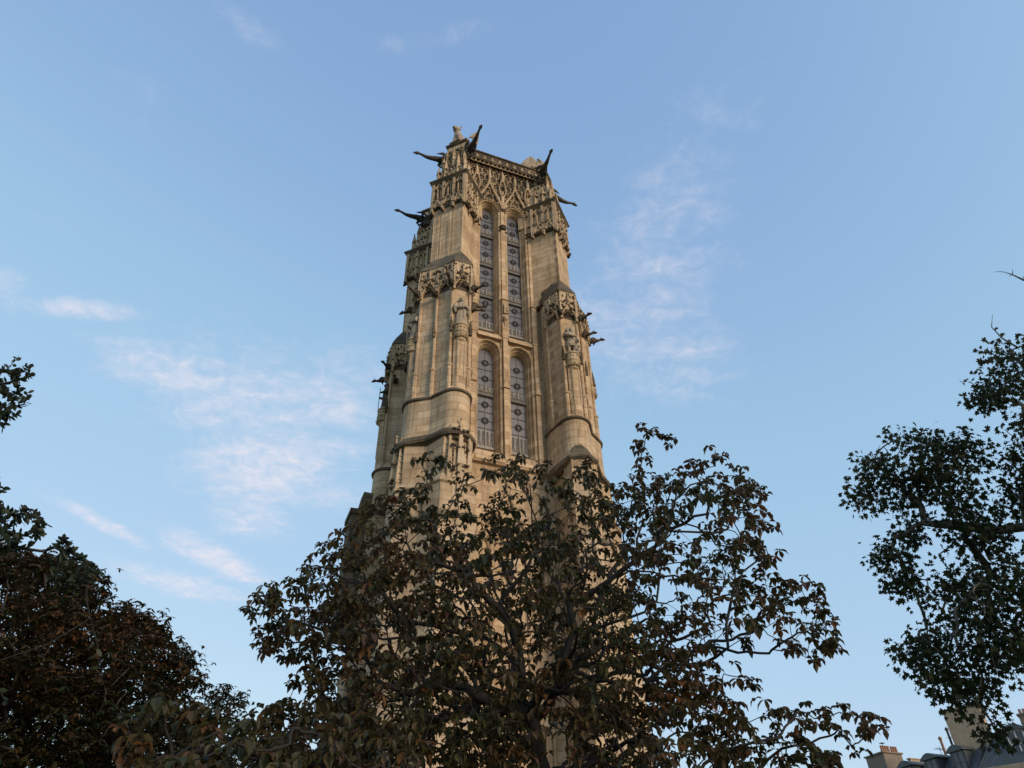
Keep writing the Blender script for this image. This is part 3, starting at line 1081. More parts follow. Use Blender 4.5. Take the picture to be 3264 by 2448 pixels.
def head(m, x, y, z, hair=False, beard=False):
    m.tube([(x, y + .02, z - .36), (x, y, z - .12)], [.10, .085], 8)
    m.blob((x, y, z), .165, .03, (.85, .95, 1.12), True)
    m.blob((x, y - .165, z - .01), .035, .1, (.8, 1, 1.5))
    m.blob((x, y - .12, z - .1), .07, .1, (1, .7, .6))
    for sg in (-1, 1):
        m.blob((x + sg * .145, y + .01, z - .01), .04, .1, (.5, .8, 1.3))
        m.blob((x + sg * .055, y - .145, z + .045), .035, .1, (1.2, .5, .5))
    if hair:
        for sg in (-1, 1):
            m.tube([(x + sg * .1, y, z + .14), (x + sg * .17, y + .03, z - .05), (x + sg * .17, y + .05, z - .36)], [.06, .09, .05], 7)
        m.blob((x, y + .05, z + .07), .165, .06, (1, 1, 1), True)
    else:
        for k in range(12):
            a = 2 * PI * k / 12
            m.blob((x + .15 * math.cos(a), y + .14 * math.sin(a) + .01, z + .1), .05, .2)
    if beard:
        m.tube([(x, y - .12, z - .08), (x, y - .14, z - .28)], [.09, .03], 7)


def arm(m, pts, r):
    m.tube(pts, r, 8)
    e = Vector(pts[-1])
    d = (e - Vector(pts[-2])).normalized()
    m.blob(tuple(e + d * .06), .07, .05, (1, 1, .8), True)
    for k in range(4):
        m.tube([tuple(e + d * .08 + Vector((0, 0, .035 - k * .024))), tuple(e + d * (.18 - .01 * abs(k - 1.5)) + Vector((0, -.01, .03 - k * .024)))], [.02, .014], 5)
    m.tube([tuple(e + d * .03 + Vector((0, -.03, .05))), tuple(e + d * .11 + Vector((0, -.05, .1)))], [.022, .014], 5)


# hooded friar with a book
m = MB(70)
robe(m, [(0, .40, .30, 0), (.1, .37, .28, 0), (.6, .33, .25, 0), (1.05, .29, .23, 0), (1.3, .29, .23, 0), (1.62, .36, .22, 0), (1.76, .30, .19, 0), (1.86, .15, .14, 0)])
head(m, 0, -.03, 2.1)
m.tube([(-.24, .05, 1.8), (0, .16, 1.86), (.24, .05, 1.8), (.12, -.14, 1.7), (-.12, -.14, 1.7), (-.24, .05, 1.8)], .085, 7)    # cowl
arm(m, [(-.36, 0, 1.68), (-.42, -.1, 1.3), (-.12, -.3, 1.24)], [.12, .13, .085])
arm(m, [(.36, 0, 1.68), (.44, -.08, 1.32), (.14, -.32, 1.4)], [.12, .12, .085])
for sg in (-1, 1):
    m.tube([(sg * .42, -.08, 1.32), (sg * .38, -.1, .95)], [.12, .04], 7)      # hanging sleeves
    m.tube([(sg * .1, -.26, .06), (sg * .1, -.42, .03)], [.08, .06], 6)
m.box(-.1, .12, -.42, -.34, 1.24, 1.52)
m.tube([(.06, -.27, 1.1), (.07, -.29, .5)], [.03, .02], 5)                      # cord
STAT_Z = 30.92
GRP = 'niche statues on the tower buttresses'
s = m.build('saint_statue', PALE, None, True)
remesh(s, .028, 1)
tag(place(s, -3.475, -5.62, STAT_Z), 'stone friar in long pleated robe holding a book, on the left front buttress pedestal', 'statue', GRP)
# prophet with bare legs, hide tunic, arm across, lamb at his feet
m = MB(71)
for sg in (-1, 1):
    m.tube([(sg * .14, 0, 1.1), (sg * .17, -.06 if sg > 0 else .0, .6), (sg * .15, .04, .1)], [.15, .11, .075], 8)
    m.tube([(sg * .15, .06, .06), (sg * .18, -.22, .04)], [.075, .05], 6)
robe(m, [(.62, .30, .24, 0), (.75, .31, .25, 0), (1.0, .27, .22, 0), (1.2, .24, .2, 0), (1.55, .33, .21, 0), (1.72, .31, .18, 0), (1.83, .13, .12, 0)], 11, .16)
head(m, .0, -.04, 2.08, True, True)
arm(m, [(-.36, 0, 1.66), (-.36, -.22, 1.42), (.1, -.36, 1.28)], [.12, .105, .075])
arm(m, [(.36, 0, 1.66), (.48, -.02, 1.3), (.34, -.26, 1.1)], [.115, .1, .07])
m.tube([(.36, .1, 1.6), (.44, .12, 1.0), (.40, .1, .35)], [.1, .16, .08], 7)    # cloak fall
m.blob((.34, -.12, .35), .17, .1, (.8, 1.3, .9), True)                          # lamb
m.blob((.34, -.30, .55), .09, .08, (.8, 1.1, 1), True)
for dx in (.27, .41):
    m.tube([(dx, -.22, .3), (dx, -.24, 0)], [.04, .03], 5)
for k in range(14):
    m.blob((m.rng.uniform(-.28, .28), -.22 + m.rng.uniform(-.03, .03), m.rng.uniform(.65, 1.2)), .05, .3)
s = m.build('prophet_statue', PALE, None, True)
remesh(s, .028, 1)
tag(place(s, 3.475, -5.62, STAT_Z), 'stone bearded prophet with bare legs and arm crossed over, on the right front buttress', 'statue', GRP)


def plain_saint(seed, bx):
    m = MB(seed)
    robe(m, [(0, .37, .29, 0), (.5, .33, .25, 0), (1.1, .29, .22, 0), (1.6, .36, .22, 0), (1.78, .28, .18, 0), (1.86, .14, .13, 0)], 8, .1)
    head(m, 0, -.04, 2.09, True, bx > 0)
    arm(m, [(-.36, 0, 1.66), (-.44, -.12, 1.3), (-.2, -.34, 1.2 + bx)], [.12, .11, .075])
    arm(m, [(.36, 0, 1.66), (.44, -.1, 1.3), (.16, -.34, 1.34)], [.12, .11, .075])
    m.tube([(-.34, -.36, .02), (-.3, -.38, 2.1)], .03, 6)
    m.tube([(-.3, .1, 1.7), (-.42, .14, 1.0), (-.36, .12, .2)], [.1, .14, .1], 7)
    return m


s = plain_saint(72, .1).build('robed_statue', PALE, None, True)
remesh(s, .03, 1)
tag(place(s, -5.62, -3.475, STAT_Z, -90), 'stone robed figure with staff on the side face of the left front buttress', 'statue', GRP)
s = plain_saint(73, -.05).build('robed_statue', SOOT_AND_SHADE, None, True)
remesh(s, .03, 1)
tag(place(s, -5.62, 3.475, STAT_Z, -90), 'dark stone robed figure high on the farthest left buttress edge', 'statue', GRP)


def winged_beast(seed, wing_up, horns, mane):
    m = MB(seed)                                                # seated, facing +x
    m.box(-.62, .75, -.42, .42, -.02, .14)
    m.tube([(-.35, 0, .45), (0, 0, .75), (.28, 0, 1.15), (.42, 0, 1.5)], [.42, .40, .33, .22], 10)
    m.blob((-.32, 0, .45), .42, .05, (1, .95, .85), True)
    for sg in (-1, 1):
        m.tube([(.35, sg * .2, 1.05), (.46, sg * .21, .6), (.45, sg * .21, .16)], [.16, .11, .09], 7)
        m.blob((.54, sg * .21, .17), .12, .1, (1.3, .9, .6))
        m.tube([(-.35, sg * .32, .5), (.02, sg * .36, .5), (-.1, sg * .36, .16)], [.24, .2, .12], 7)
        m.blob((.06, sg * .36, .17), .12, .1, (1.5, .9, .6))
        if wing_up:
            w = [(-.02, .95), (-.2, 1.45), (-.42, 1.95), (-.72, 2.05), (-.92, 1.5), (-.95, .9), (-.85, .35), (-.6, .3), (-.66, .9), (-.52, 1.35), (-.3, 1.2)]
        else:
            w = [(.05, 1.2), (-.15, 1.75), (-.5, 1.9), (-.9, 1.45), (-1.25, .8), (-1.45, .2), (-.9, .25), (-.4, .5)]
        y0, y1 = sg * .24, sg * .36
        fl = .55 if wing_up else .1
        m.loft([[(x, y0 + sg * fl * z / 1.5, z) for x, z in w], [(x, y1 + sg * fl * z / 1.5, z) for x, z in w]])
        for k in range(6):
            t = k / 5
            m.tube([(-.1 - .3 * t, sg * .34, 1.4 + .2 * t), (-.5 - .35 * t, sg * .37, 1.3 - .2 * t), (-.8 - .3 * t * (not wing_up), sg * .36, .5 + .1 * t)], [.05, .06, .03], 5)
    m.blob((.52, 0, 1.72), .27, .05, (1.1, .85, 1), True)
    m.blob((.78, 0, 1.62), .16, .06, (1.2, .85, .8), True)
    for sg in (-1, 1):
        if horns:
            m.tube([(.45, sg * .18, 1.9), (.4, sg * .34, 2.0), (.5, sg * .38, 2.14)], [.07, .05, .02], 6)
        m.blob((.4, sg * .25, 1.8), .08, .2, (1, .8, .7))
    if mane:
        for k in range(34):
            a, z = m.rng.uniform(0, 2 * PI), m.rng.uniform(1.15, 1.95)
            m.blob((.3 + .22 * math.cos(a) * 1.1 - .05, .27 * math.sin(a), z), .12, .25)
    m.tube([(-.7, 0, .2), (-.85, .2, .25), (-.7, .4, .2)], [.07, .06, .09], 6)
    return m


s = winged_beast(75, True, True, False).build('winged_ox_statue', PALE, None, True)
remesh(s, .04, 1)
bx, by = dg(4.7, 0)
place(s, bx, by, 52.1, -142)
s.scale = (1.12, 1.12, 1.12)
tag(s, 'pale stone seated winged ox on the top left front corner of the tower', 'statue', 'winged beasts on the tower top')
s = winged_beast(76, False, False, True).build('winged_lion_statue', PALE, None, True)
remesh(s, .04, 1)
bx, by = dg(4.45, .1)
place(s, -bx, by, 52.1, -12)
tag(s, 'pale stone crouching winged lion on the top right front corner of the tower', 'statue', 'winged beasts on the tower top')

# ------------------------------------------------------------------ trees
def leaf_material(name, stops, under=1.5, rough=0.5, trans=0.22):
    m, t, b = material(name)
    at = nd(t, 'ShaderNodeAttribute', attribute_name='tint')
    col = ramp(t, at.outputs['Fac'], stops)
    co = nd(t, 'ShaderNodeTexCoord').outputs['Object']
    n = noise(t, co, 22, 3, 0.6)
    col = mixc(t, 1.0, col, ramp(t, n, [(0.3, (.7, .7, .7)), (0.7, (1.25, 1.25, 1.25))]), 'MULTIPLY')
    geo = nd(t, 'ShaderNodeNewGeometry')
    pale = mixc(t, 0.30, mixc(t, 1.0, col, (under, under, under), 'MULTIPLY'), (0.092, 0.084, 0.062))
    col = mixc(t, geo.outputs['Backfacing'], col, pale)
    t.links.new(col, b.inputs['Base Color'])
    b.inputs['Roughness'].default_value = rough
    b.inputs['Specular IOR Level'].default_value = 0.33 if rough < .5 else 0.12
    tr = nd(t, 'ShaderNodeBsdfTranslucent')
    t.links.new(col, tr.inputs[0])
    mx = nd(t, 'ShaderNodeMixShader')
    mx.inputs[0].default_value = trans
    t.links.new(b.outputs[0], mx.inputs[1])
    t.links.new(tr.outputs[0], mx.inputs[2])
    t.links.new(mx.outputs[0], t.nodes['Material Output'].inputs[0])
    return m


LEAF_NEAR = leaf_material('autumn_buckeye_leaf', [(0.0, (.027, .031, .006)), (0.36, (.042, .036, .008)), (0.60, (.056, .036, .010)), (0.84, (.060, .025, .010)), (1.0, (.115, .048, .010))], 1.5, .48, .25)
LEAF_RUST = leaf_material('rusty_chestnut_leaf', [(0.0, (.010, .019, .005)), (0.38, (.028, .027, .008)), (0.58, (.048, .030, .011)), (1.0, (.086, .036, .012))], 1.3, .7)
LEAF_ELM = leaf_material('dark_elm_leaf', [(0.0, (.013, .026, .016)), (1.0, (.022, .036, .018))], 1.5)
LEAF_PLANE = leaf_material('plane_leaf', [(0.0, (.015, .028, .009)), (0.6, (.024, .034, .010)), (0.85, (.046, .038, .011)), (1.0, (.08, .036, .011))], 1.3, .7, .38)
BARK_NEAR = simple('dark_grey_bark', (.016, .014, .012), .9, .5, 14, 0, .6)
BARK_DARK = simple('brown_bark', (.05, .042, .034), .9, .5, 10, 0, .6)
BARK_PLANE = simple('mottled_plane_bark', (.11, .10, .075), .85, .55, 3.0, 0, .4)


def inside(poly, x, y):
    c = False
    j = len(poly) - 1
    for i in range(len(poly)):
        (xi, yi), (xj, yj) = poly[i], poly[j]
        if (yi > y) != (yj > y) and x < (xj - xi) * (y - yi) / (yj - yi) + xi:
            c = not c
        j = i
    return c


def edge_dist(poly, x, y):
    d = 1e9
    for i in range(len(poly)):
        (x0, y0), (x1, y1) = poly[i - 1], poly[i]
        dx, dy = x1 - x0, y1 - y0
        t = max(0, min(1, ((x - x0) * dx + (y - y0) * dy) / (dx * dx + dy * dy + 1e-9)))
        d = min(d, math.hypot(x - x0 - t * dx, y - y0 - t * dy))
    return d


def sight(az, el, hd):
    """point at horizontal distance hd from the path where the photographer stands"""
    return Vector((hd * math.sin(R(az)), hd * math.cos(R(az)), 1.6 + hd * math.tan(R(el))))


def crown_points(rng, poly, d0, thick, n, deep=3.0, gap=0.0, gscale=0.8, mind=0.0):
    xs = [p[0] for p in poly]
    ys = [p[1] for p in poly]
    out = []
    tries = 0
    while len(out) < n and tries < n * 60:
        tries += 1
        a, e = rng.uniform(min(xs), max(xs)), rng.uniform(min(ys), max(ys))
        if not inside(poly, a, e):
            continue
        k = min(1.0, edge_dist(poly, a, e) / deep)
        p = sight(a, e, d0 + thick * math.sqrt(k) * rng.uniform(-1, 1))
        if gap and mnoise.noise(p / gscale) < gap - 0.5 + 0.0:
            continue
        if mind and any((p - q).length_squared < mind * mind for q in out[-400:]):
            continue
        out.append(p)
    return out


def grow(start, pts, bf=0.35):
    """greedy tree through the points; returns positions and parents"""
    P = np.array([tuple(p) for p in start] + [tuple(p) for p in pts])
    n0, n = len(start), len(P)
    par = np.full(n, -1)
    cost = np.zeros(n)
    for i in range(1, n0):
        par[i] = i - 1
    best = np.full(n, 1e9)
    bp = np.zeros(n, int)
    for i in range(n0):
        d = np.linalg.norm(P - P[i], axis=1)
        c = d + bf * 0.0
        u = c < best
        best[u] = c[u]
        bp[u] = i
    done = np.zeros(n, bool)
    done[:n0] = True
    best[:n0] = 1e9
    for _ in range(n - n0):
        i = int(np.argmin(best))
        par[i] = bp[i]
        cost[i] = cost[bp[i]] + np.linalg.norm(P[i] - P[bp[i]])
        done[i] = True
        best[i] = 1e9
        d = np.linalg.norm(P - P[i], axis=1)
        c = d + bf * cost[i]
        u = (c < best) & ~done
        best[u] = c[u]
        bp[u] = i
    kids = [[] for _ in range(n)]
    for i in range(n):
        if par[i] >= 0:
            kids[par[i]].append(i)
    cnt = np.ones(n)
    order = []
    st = [0]
    while st:
        i = st.pop()
        order.append(i)
        st += kids[i]
    for i in reversed(order):
        if par[i] >= 0:
            cnt[par[i]] += cnt[i]
    return P, par, kids, cnt


def limb_mesh(m, rng, P, par, kids, cnt, tip, rmax, power=0.5, n=6, wob=0.12):
    rad = np.minimum(rmax, tip * cnt ** power)
    st = [(0, None)]
    while st:
        i, pre = st.pop()
        ch = [] if pre is None else [pre]
        j = i
        while True:
            ch.append(j)
            if not kids[j]:
                break
            ks = sorted(kids[j], key=lambda k: -cnt[k])
            for k in ks[1:]:
                st.append((k, j))
            j = ks[0]
        if len(ch) < 2:
            continue
        pts, rs = [], []
        r_first = rad[ch[1]] if pre is not None else rad[ch[0]]
        for q, c in enumerate(ch):
            pts.append(Vector(P[c]))
            rs.append(float(r_first if q == 0 else rad[c]))
        fp, fr = [pts[0]], [rs[0]]
        for a, b, ra, rb in zip(pts[:-1], pts[1:], rs[:-1], rs[1:]):
            l = (b - a).length
            mid = (a + b) / 2 + Vector((rng.gauss(0, 1), rng.gauss(0, 1), rng.gauss(0, 1) + .3)) * l * wob
            fp += [mid, b]
            fr += [(ra + rb) / 2, rb]
        m.tube(fp, fr, n if fr[0] > .02 else 4)


class Leaves:
    def __init__(self):
        self.v, self.f, self.t = [], [], []

    def leaflet(self, o, d, up, L, w, droop, tint):
        """obovate, folded along the midrib, tip hanging"""
        side = d.cross(up)
        if side.length < 1e-3:
            side = d.cross(Vector((1, 0, 0)))
        side.normalize()
        up = side.cross(d)
        n = len(self.v)
        dn = Vector((0, 0, -1))
        f = w * .28
        s1 = o + d * (L * .38) + dn * (droop * L * .10)
        s2 = o + d * (L * .72) + dn * (droop * L * .38)
        s3 = o + d * (L * .96) + dn * (droop * L * .85)
        self.v += [o, s1, s2, s3, s1 + side * (w * .36) + up * f, s1 - side * (w * .36) + up * f, s2 + side * (w * .5) + up * f, s2 - side * (w * .5) + up * f]
        for q in ((0, 4, 1), (0, 1, 5), (1, 4, 6, 2), (1, 2, 7, 5), (2, 6, 3), (2, 3, 7)):
            self.f.append(tuple(n + i for i in q))
            self.t.append(tint)

    def simple(self, o, d, up, L, w, tint):
        side = d.cross(up)
        if side.length < 1e-3:
            side = Vector((1, 0, 0))
        side.normalize()
        n = len(self.v)
        b = Vector((0, 0, -.12 * L))
        self.v += [o, o + d * (L * .3) + side * (w * .42), o + d * (L * .65) + side * (w * .45) + b * .4, o + d * L + b, o + d * (L * .65) - side * (w * .45) + b * .4, o + d * (L * .3) - side * (w * .42)]
        self.f += [(n, n + 1, n + 2, n + 3), (n, n + 3, n + 4, n + 5)]
        self.t += [tint, tint]

    def star(self, o, d, up, L, tint):
        side = d.cross(up)
        if side.length < 1e-3:
            side = Vector((1, 0, 0))
        side.normalize()
        up = side.cross(d)
        n = len(self.v)
        pr = [(0, .0), (.28, -.12), (.55, .12), (.30, .22), (.55, .62), (.22, .55), (0, 1.0), (-.22, .55), (-.55, .62), (-.30, .22), (-.55, .12), (-.28, -.12)]
        self.v.append(o + d * (L * .35))
        for a, b in pr:
            self.v.append(o + side * (a * L) + d * (b * L) + up * (-.35 * L * (a * a + (b - .35) ** 2)))
        k = len(pr)
        for i in range(k):
            self.f.append((n, n + 1 + i, n + 1 + (i + 1) % k))
            self.t.append(tint)

    def palmate(self, rng, o, out, L, tint, nl=5, droop=1.0):
        """five leaflets spreading like an umbrella from one stalk"""
        ax = Vector((0, 0, 1)) + out * .35
        ax.normalize()
        a = ax.cross(out)
        if a.length < 1e-3:
            a = Vector((1, 0, 0))
        a.normalize()
        b = a.cross(ax)
        ph = rng.uniform(0, 6.28)
        for k in range(nl):
            th = ph + 2 * PI * k / nl * rng.uniform(.9, 1.1)
            d = a * math.cos(th) + b * math.sin(th) + ax * rng.uniform(-.55, .35) + Vector((0, 0, -rng.uniform(-.1, .4)))
            d.normalize()
            l = L * rng.uniform(.75, 1.12)
            self.leaflet(o, d, ax, l, l * rng.uniform(.52, .82), droop * rng.uniform(-.1, 1.1), min(1, max(0, tint + rng.uniform(-.2, .2))))

    def tuft(self, rng, o, out, L, tint, nl=5):
        ph = rng.uniform(0, 6.28)
        ax = (Vector((0, 0, 1)) + out * .4).normalized()
        a = ax.cross(Vector((out.y + .01, -out.x, .3))).normalized()
        b = a.cross(ax)
        for k in range(nl):
            th = ph + 2 * PI * k / nl * rng.uniform(.85, 1.15)
            d = (a * math.cos(th) + b * math.sin(th) + ax * rng.uniform(-.6, .2) + Vector((0, 0, -.2))).normalized()
            l = L * rng.uniform(.7, 1.2)
            self.simple(o, d, ax, l, l * .42, min(1, max(0, tint + rng.uniform(-.22, .22))))

    def build(self, name, mat, parent):
        me = bpy.data.meshes.new(name)
        me.from_pydata([tuple(p) for p in self.v], [], self.f)
        me.materials.append(mat)
        at = me.attributes.new('tint', 'FLOAT', 'FACE')
        at.data.foreach_set('value', self.t)
        o = bpy.data.objects.new(name, me)
        COL.objects.link(o)
        o.parent = parent
        return o


def rand_dir(rng, zlo=-1.0, zhi=1.0):
    z = rng.uniform(zlo, zhi)
    a = rng.uniform(0, 2 * PI)
    r = math.sqrt(max(0, 1 - z * z))
    return Vector((r * math.cos(a), r * math.sin(a), z))


def tree_root(name, base, label, cat='tree', group=None):
    t = empty(name, base)
    return tag(t, label, cat, group)


def local(P, base):
    return [Vector(p) - Vector(base) for p in P]


# ---- the buckeye in front of the tower
NEAR = [(-16.0, 26.5), (-14.7, 28.0), (-12.7, 30.7), (-10.8, 31.7), (-8.5, 30.3), (-6.3, 30.7), (-4.7, 32.3), (-2.2, 33.7), (0.9, 34.0), (3.0, 33.2), (7.2, 33.0), (8.6, 31.3), (11.9, 31.5), (15.3, 32.1), (17.7, 31.9), (21.0, 29.9), (21.5, 28.4), (22.0, 26.9), (22.0, 25.7), (19.9, 25.9), (20.9, 23.4), (19.0, 22.9), (22.3, 22.2), (22.8, 20.6), (23.5, 18.1), (22.2, 17.7), (19.6, 17.4), (18.0, 18.8), (15.2, 18.4), (17.2, 15.9), (14.4, 17.7), (14.8, 16.5), (15.7, 14.8), (18.2, 14.7), (21.5, 14.6), (23.5, 14.0), (24.0, 13.0), (21.9, 11.8), (20.4, 9.6), (16.4, 5.4), (-15.6, 6.1), (-19.5, 11.0), (-19.5, 13.7), (-18.6, 15.4), (-15.7, 16.8), (-15.0, 18.6), (-18.3, 18.7), (-19.7, 20.4), (-19.0, 21.9), (-21.1, 22.1), (-20.3, 23.3), (-17.1, 22.8), (-17.9, 25.0), (-16.2, 25.7)]
NEARB = [(-15.5, 22), (-12, 26), (-6, 27.5), (0, 28.5), (6, 27.5), (10, 24), (13, 20), (12, 16), (16, 12), (15, 6), (-15, 6), (-18.5, 13)]
NEARLOW = [(-26.3, 14.8), (-24.3, 15.8), (-21.4, 14.9), (-18.5, 14.6), (-12.2, 15.0), (-7.4, 12.9), (-7.1, 8.6), (-25.9, 8.2)]
rg = random.Random(11)
D0 = 9.6
base = sight(1.7, -9.46, D0)
base.z = 0
T = tree_root('buckeye_tree', base, 'broad low tree with drooping brown and olive leaves in front of the tower')
pts = crown_points(rg, NEAR, D0, 1.9, 1950, 5.0, .25, 0.8)
pts += crown_points(rg, NEARB, D0, 2.1, 800, 4.0, .28, 0.7)
pts += crown_points(rg, [(-16, 17), (-6, 18), (4, 19), (12, 17), (15, 6), (-16, 6)], D0 - .6, 1.4, 330, 3.0, .2)
pts += crown_points(rg, NEARLOW, 6.6, .8, 210, 3.0, .2)
sprigs = [[(-8.3, 30.6), (-8.1, 31.6), (-7.9, 32.7), (-7.7, 33.8)], [(11.2, 31.9), (11.6, 32.9), (12.0, 33.9), (12.5, 35.0)], [(13.2, 34.9), (14.0, 34.6)], [(-6.9, 34.0)], [(-8.6, 33.6)], [(17.9, 31.8), (18.1, 32.4)]]
for sp in sprigs:
    pts += [sight(a, e, D0 + .2) for a, e in sp]
start = [sight(1.7, e, D0) for e in (-9.4, -4, 0, 4, 8, 11)] + [sight(1.2, 13, D0), sight(.8, 15.3, D0)]
Pn, par, kids, cnt = grow(start, pts, .32)
Pn = np.array([tuple(p) for p in local(Pn, base)])
m = MB(81)
limb_mesh(m, rg, Pn, par, kids, cnt, .0040, .10, .48, 7, .09)
m.build('trunk', BARK_NEAR, T, True, False)
lv = Leaves()
n0 = len(start)
for i in range(n0, len(Pn)):
    if cnt[i] > 10:
        continue
    p = Vector(Pn[i])
    dirp = (p - Vector(Pn[par[i]]))
    if dirp.length > 1e-4:
        dirp.normalize()
    w = p + base
    tb = .36 + .55 * mnoise.noise(w / 1.3)
    k = rg.choice((3, 3, 4, 5)) if cnt[i] < 3 else rg.choice((1, 2, 2, 3))
    if i >= len(Pn) - 14:
        k = 5
    for q in range(k):
        out = (rand_dir(rg, -.3, .6) + dirp * .8)
        out.normalize()
        o = p + out * rg.uniform(.03, .20) + Vector((0, 0, rg.uniform(-.05, .05)))
        L = rg.uniform(.065, .12)
        tint = tb + rg.gauss(0, .2)
        if rg.random() < .04:
            tint = .98
        lv.palmate(rg, o, out, L, tint, rg.choice((3, 4, 5, 5)), 1.0)
lv.build('crown', LEAF_NEAR, T)
m = MB(82)
q = sight(18.1, 32.35, D0 + .2) - base
m.blob(q, .05, .05, (1, 1, 1), True)
m.tube([q + Vector((0, 0, .04)), q + Vector((.01, 0, .15))], .006, 4)
m.build('fruit', BARK_DARK, T, True)

# ---- rusty chestnut on the left, a smaller one farther off
RUST = [(-44.0, 22.3), (-37.7, 22.8), (-34.8, 23.2), (-33.0, 23.0), (-31.8, 22.6), (-30.6, 22.3), (-30.3, 21.4), (-29.2, 21.2), (-26.7, 20.3), (-25.9, 19.6), (-23.6, 18.5), (-22.8, 17.7), (-23.1, 16.8), (-22.1, 14.6), (-20.1, 11.0), (-18.9, 6.0), (-37.2, 5.5), (-46, 5.5)]
FARP = [(-22.8, 15.4), (-22.5, 16.6), (-21.5, 17.1), (-19.8, 16.4), (-19.0, 14.8), (-16.5, 11.1), (-16, 7), (-22.3, 7)]


def chestnut(poly, d0, thick, n, az, label, name, seed, L, mat, k_leaf, tip, tbase=.5):
    rg = random.Random(seed)
    base = sight(az, 0, d0)
    base.z = 0
    T = tree_root(name, base, label, 'tree', 'chestnut trees on the left')
    pts = crown_points(rg, poly, d0, thick, n, 4.0, .22, 1.2)
    lo = min(p[1] for p in poly)
    start = [sight(az, e, d0) for e in np.linspace(-math.degrees(math.atan(1.6 / d0)), lo + 2, 6)]
    P_, par, kids, cnt = grow(start, pts, .3)
    P_ = np.array([tuple(p) for p in local(P_, base)])
    m = MB(seed)
    limb_mesh(m, rg, P_, par, kids, cnt, tip, .32, .5, 6, .08)
    m.build('trunk', BARK_DARK, T, True, False)
    lv = Leaves()
    for i in range(len(start), len(P_)):
        p = Vector(P_[i])
        w = p + base
        tb = tbase - .06 + .55 * mnoise.noise(w / 1.9)
        for q in range(k_leaf):
            d = rand_dir(rg, -.6, .9)
            o = p + d * rg.uniform(.05, .40)
            lv.tuft(rg, o, d, L * rg.uniform(.75, 1.2), tb + rg.gauss(0, .2))
    lv.build('crown', mat, T)
    return T


chestnut(RUST, 17.0, 3.2, 2300, -31, 'large dense chestnut tree with rusty brown and dark green leaves at lower left', 'chestnut_tree', 91, .12, LEAF_RUST, 13, .006)
chestnut(FARP, 27.0, 2.2, 260, -20.5, 'small distant chestnut crown showing between the rusty tree and the tower', 'chestnut_tree', 92, .14, LEAF_RUST, 10, .010, .25)

# ---- fine leaved elm reaching in from the left edge
E_ = [[(-43.8, 31.6), (-42.6, 33.4), (-42.3, 34.6), (-41.4, 34.2), (-40.4, 33.2), (-40.2, 32.0), (-40.4, 31.0), (-41.0, 29.8), (-43.5, 29.3)],
      [(-41.5, 27.2), (-40.0, 27.6), (-39.2, 27.0), (-39.1, 26.1), (-40.6, 25.5)],
      [(-40.2, 24.5), (-38.6, 25.4), (-36.8, 26.1), (-36.2, 25.3), (-35.4, 24.9), (-35.9, 23.9), (-36.7, 23.1), (-39.1, 22.2)],
      [(-34.9, 23.7), (-34.7, 24.8), (-33.5, 24.2), (-33.7, 23.4)],
      [(-35.0, 23.0), (-32.9, 23.6), (-31.0, 22.9), (-32.3, 22.0), (-34.5, 21.5)],
      [(-50, 36), (-44, 36), (-43, 28), (-42, 22), (-52, 20)]]
rg = random.Random(17)
DE = 8.4
base = Vector((-8.6, 6.2, 0))
T = tree_root('elm_tree', base, 'dark fine leaved tree with thin sprigs reaching in at the left edge')
pts = []
for poly, n, dd in zip(E_, (64, 22, 62, 10, 26, 6), (8.4, 8.5, 8.4, 8.2, 8.3, 9.0)):
    pts += crown_points(rg, poly, dd, .35 if dd < 9 else 1.2, n, 1.5)
for ln in [[(-44, 21), (-41, 22), (-38, 22.8), (-36.4, 23.3), (-35.2, 23.4), (-34.6, 23.8)], [(-40, 14), (-36, 16.2), (-33, 18), (-31, 20)], [(-40, 13), (-34, 14.6), (-29, 16.4)], [(-44, 28.5), (-42.5, 29.5), (-41.5, 31)]]:
    pts += [sight(a, e, DE) for a, e in ln]
start = [base + Vector((0, 0, z)) for z in (0, .8, 1.6, 2.4, 3.2, 4.0, 4.8, 5.6, 6.4)]
Pn, par, kids, cnt = grow(start, pts, .3)
Pn = np.array([tuple(p) for p in local(Pn, base)])
m = MB(84)
limb_mesh(m, rg, Pn, par, kids, cnt, .0036, .035, .38, 5, .05)
m.tube([start[0] - base, start[4] - base, start[-1] - base], [.14, .11, .05], 8)
m.build('trunk', BARK_NEAR, T, True, False)
lv = Leaves()
for i in range(len(start), len(Pn)):
    if i >= len(Pn) - 12 and cnt[i] > 1:
        continue
    p = Vector(Pn[i])
    dirp = (p - Vector(Pn[par[i]]))
    l = dirp.length
    if l > .9:
        l = .5
    if l < 1e-4:
        continue
    dirp.normalize()
    for q in range(9):
        side = rand_dir(rg, -.7, .7)
        d = dirp * .6 + side * .8 + Vector((0, 0, .1))
        d.normalize()
        lv.simple(p - dirp * (l * q / 9 * .9), d, rand_dir(rg, .2, 1), rg.uniform(.065, .10), rg.uniform(.032, .048), rg.random())
lv.build('crown', LEAF_ELM, T)

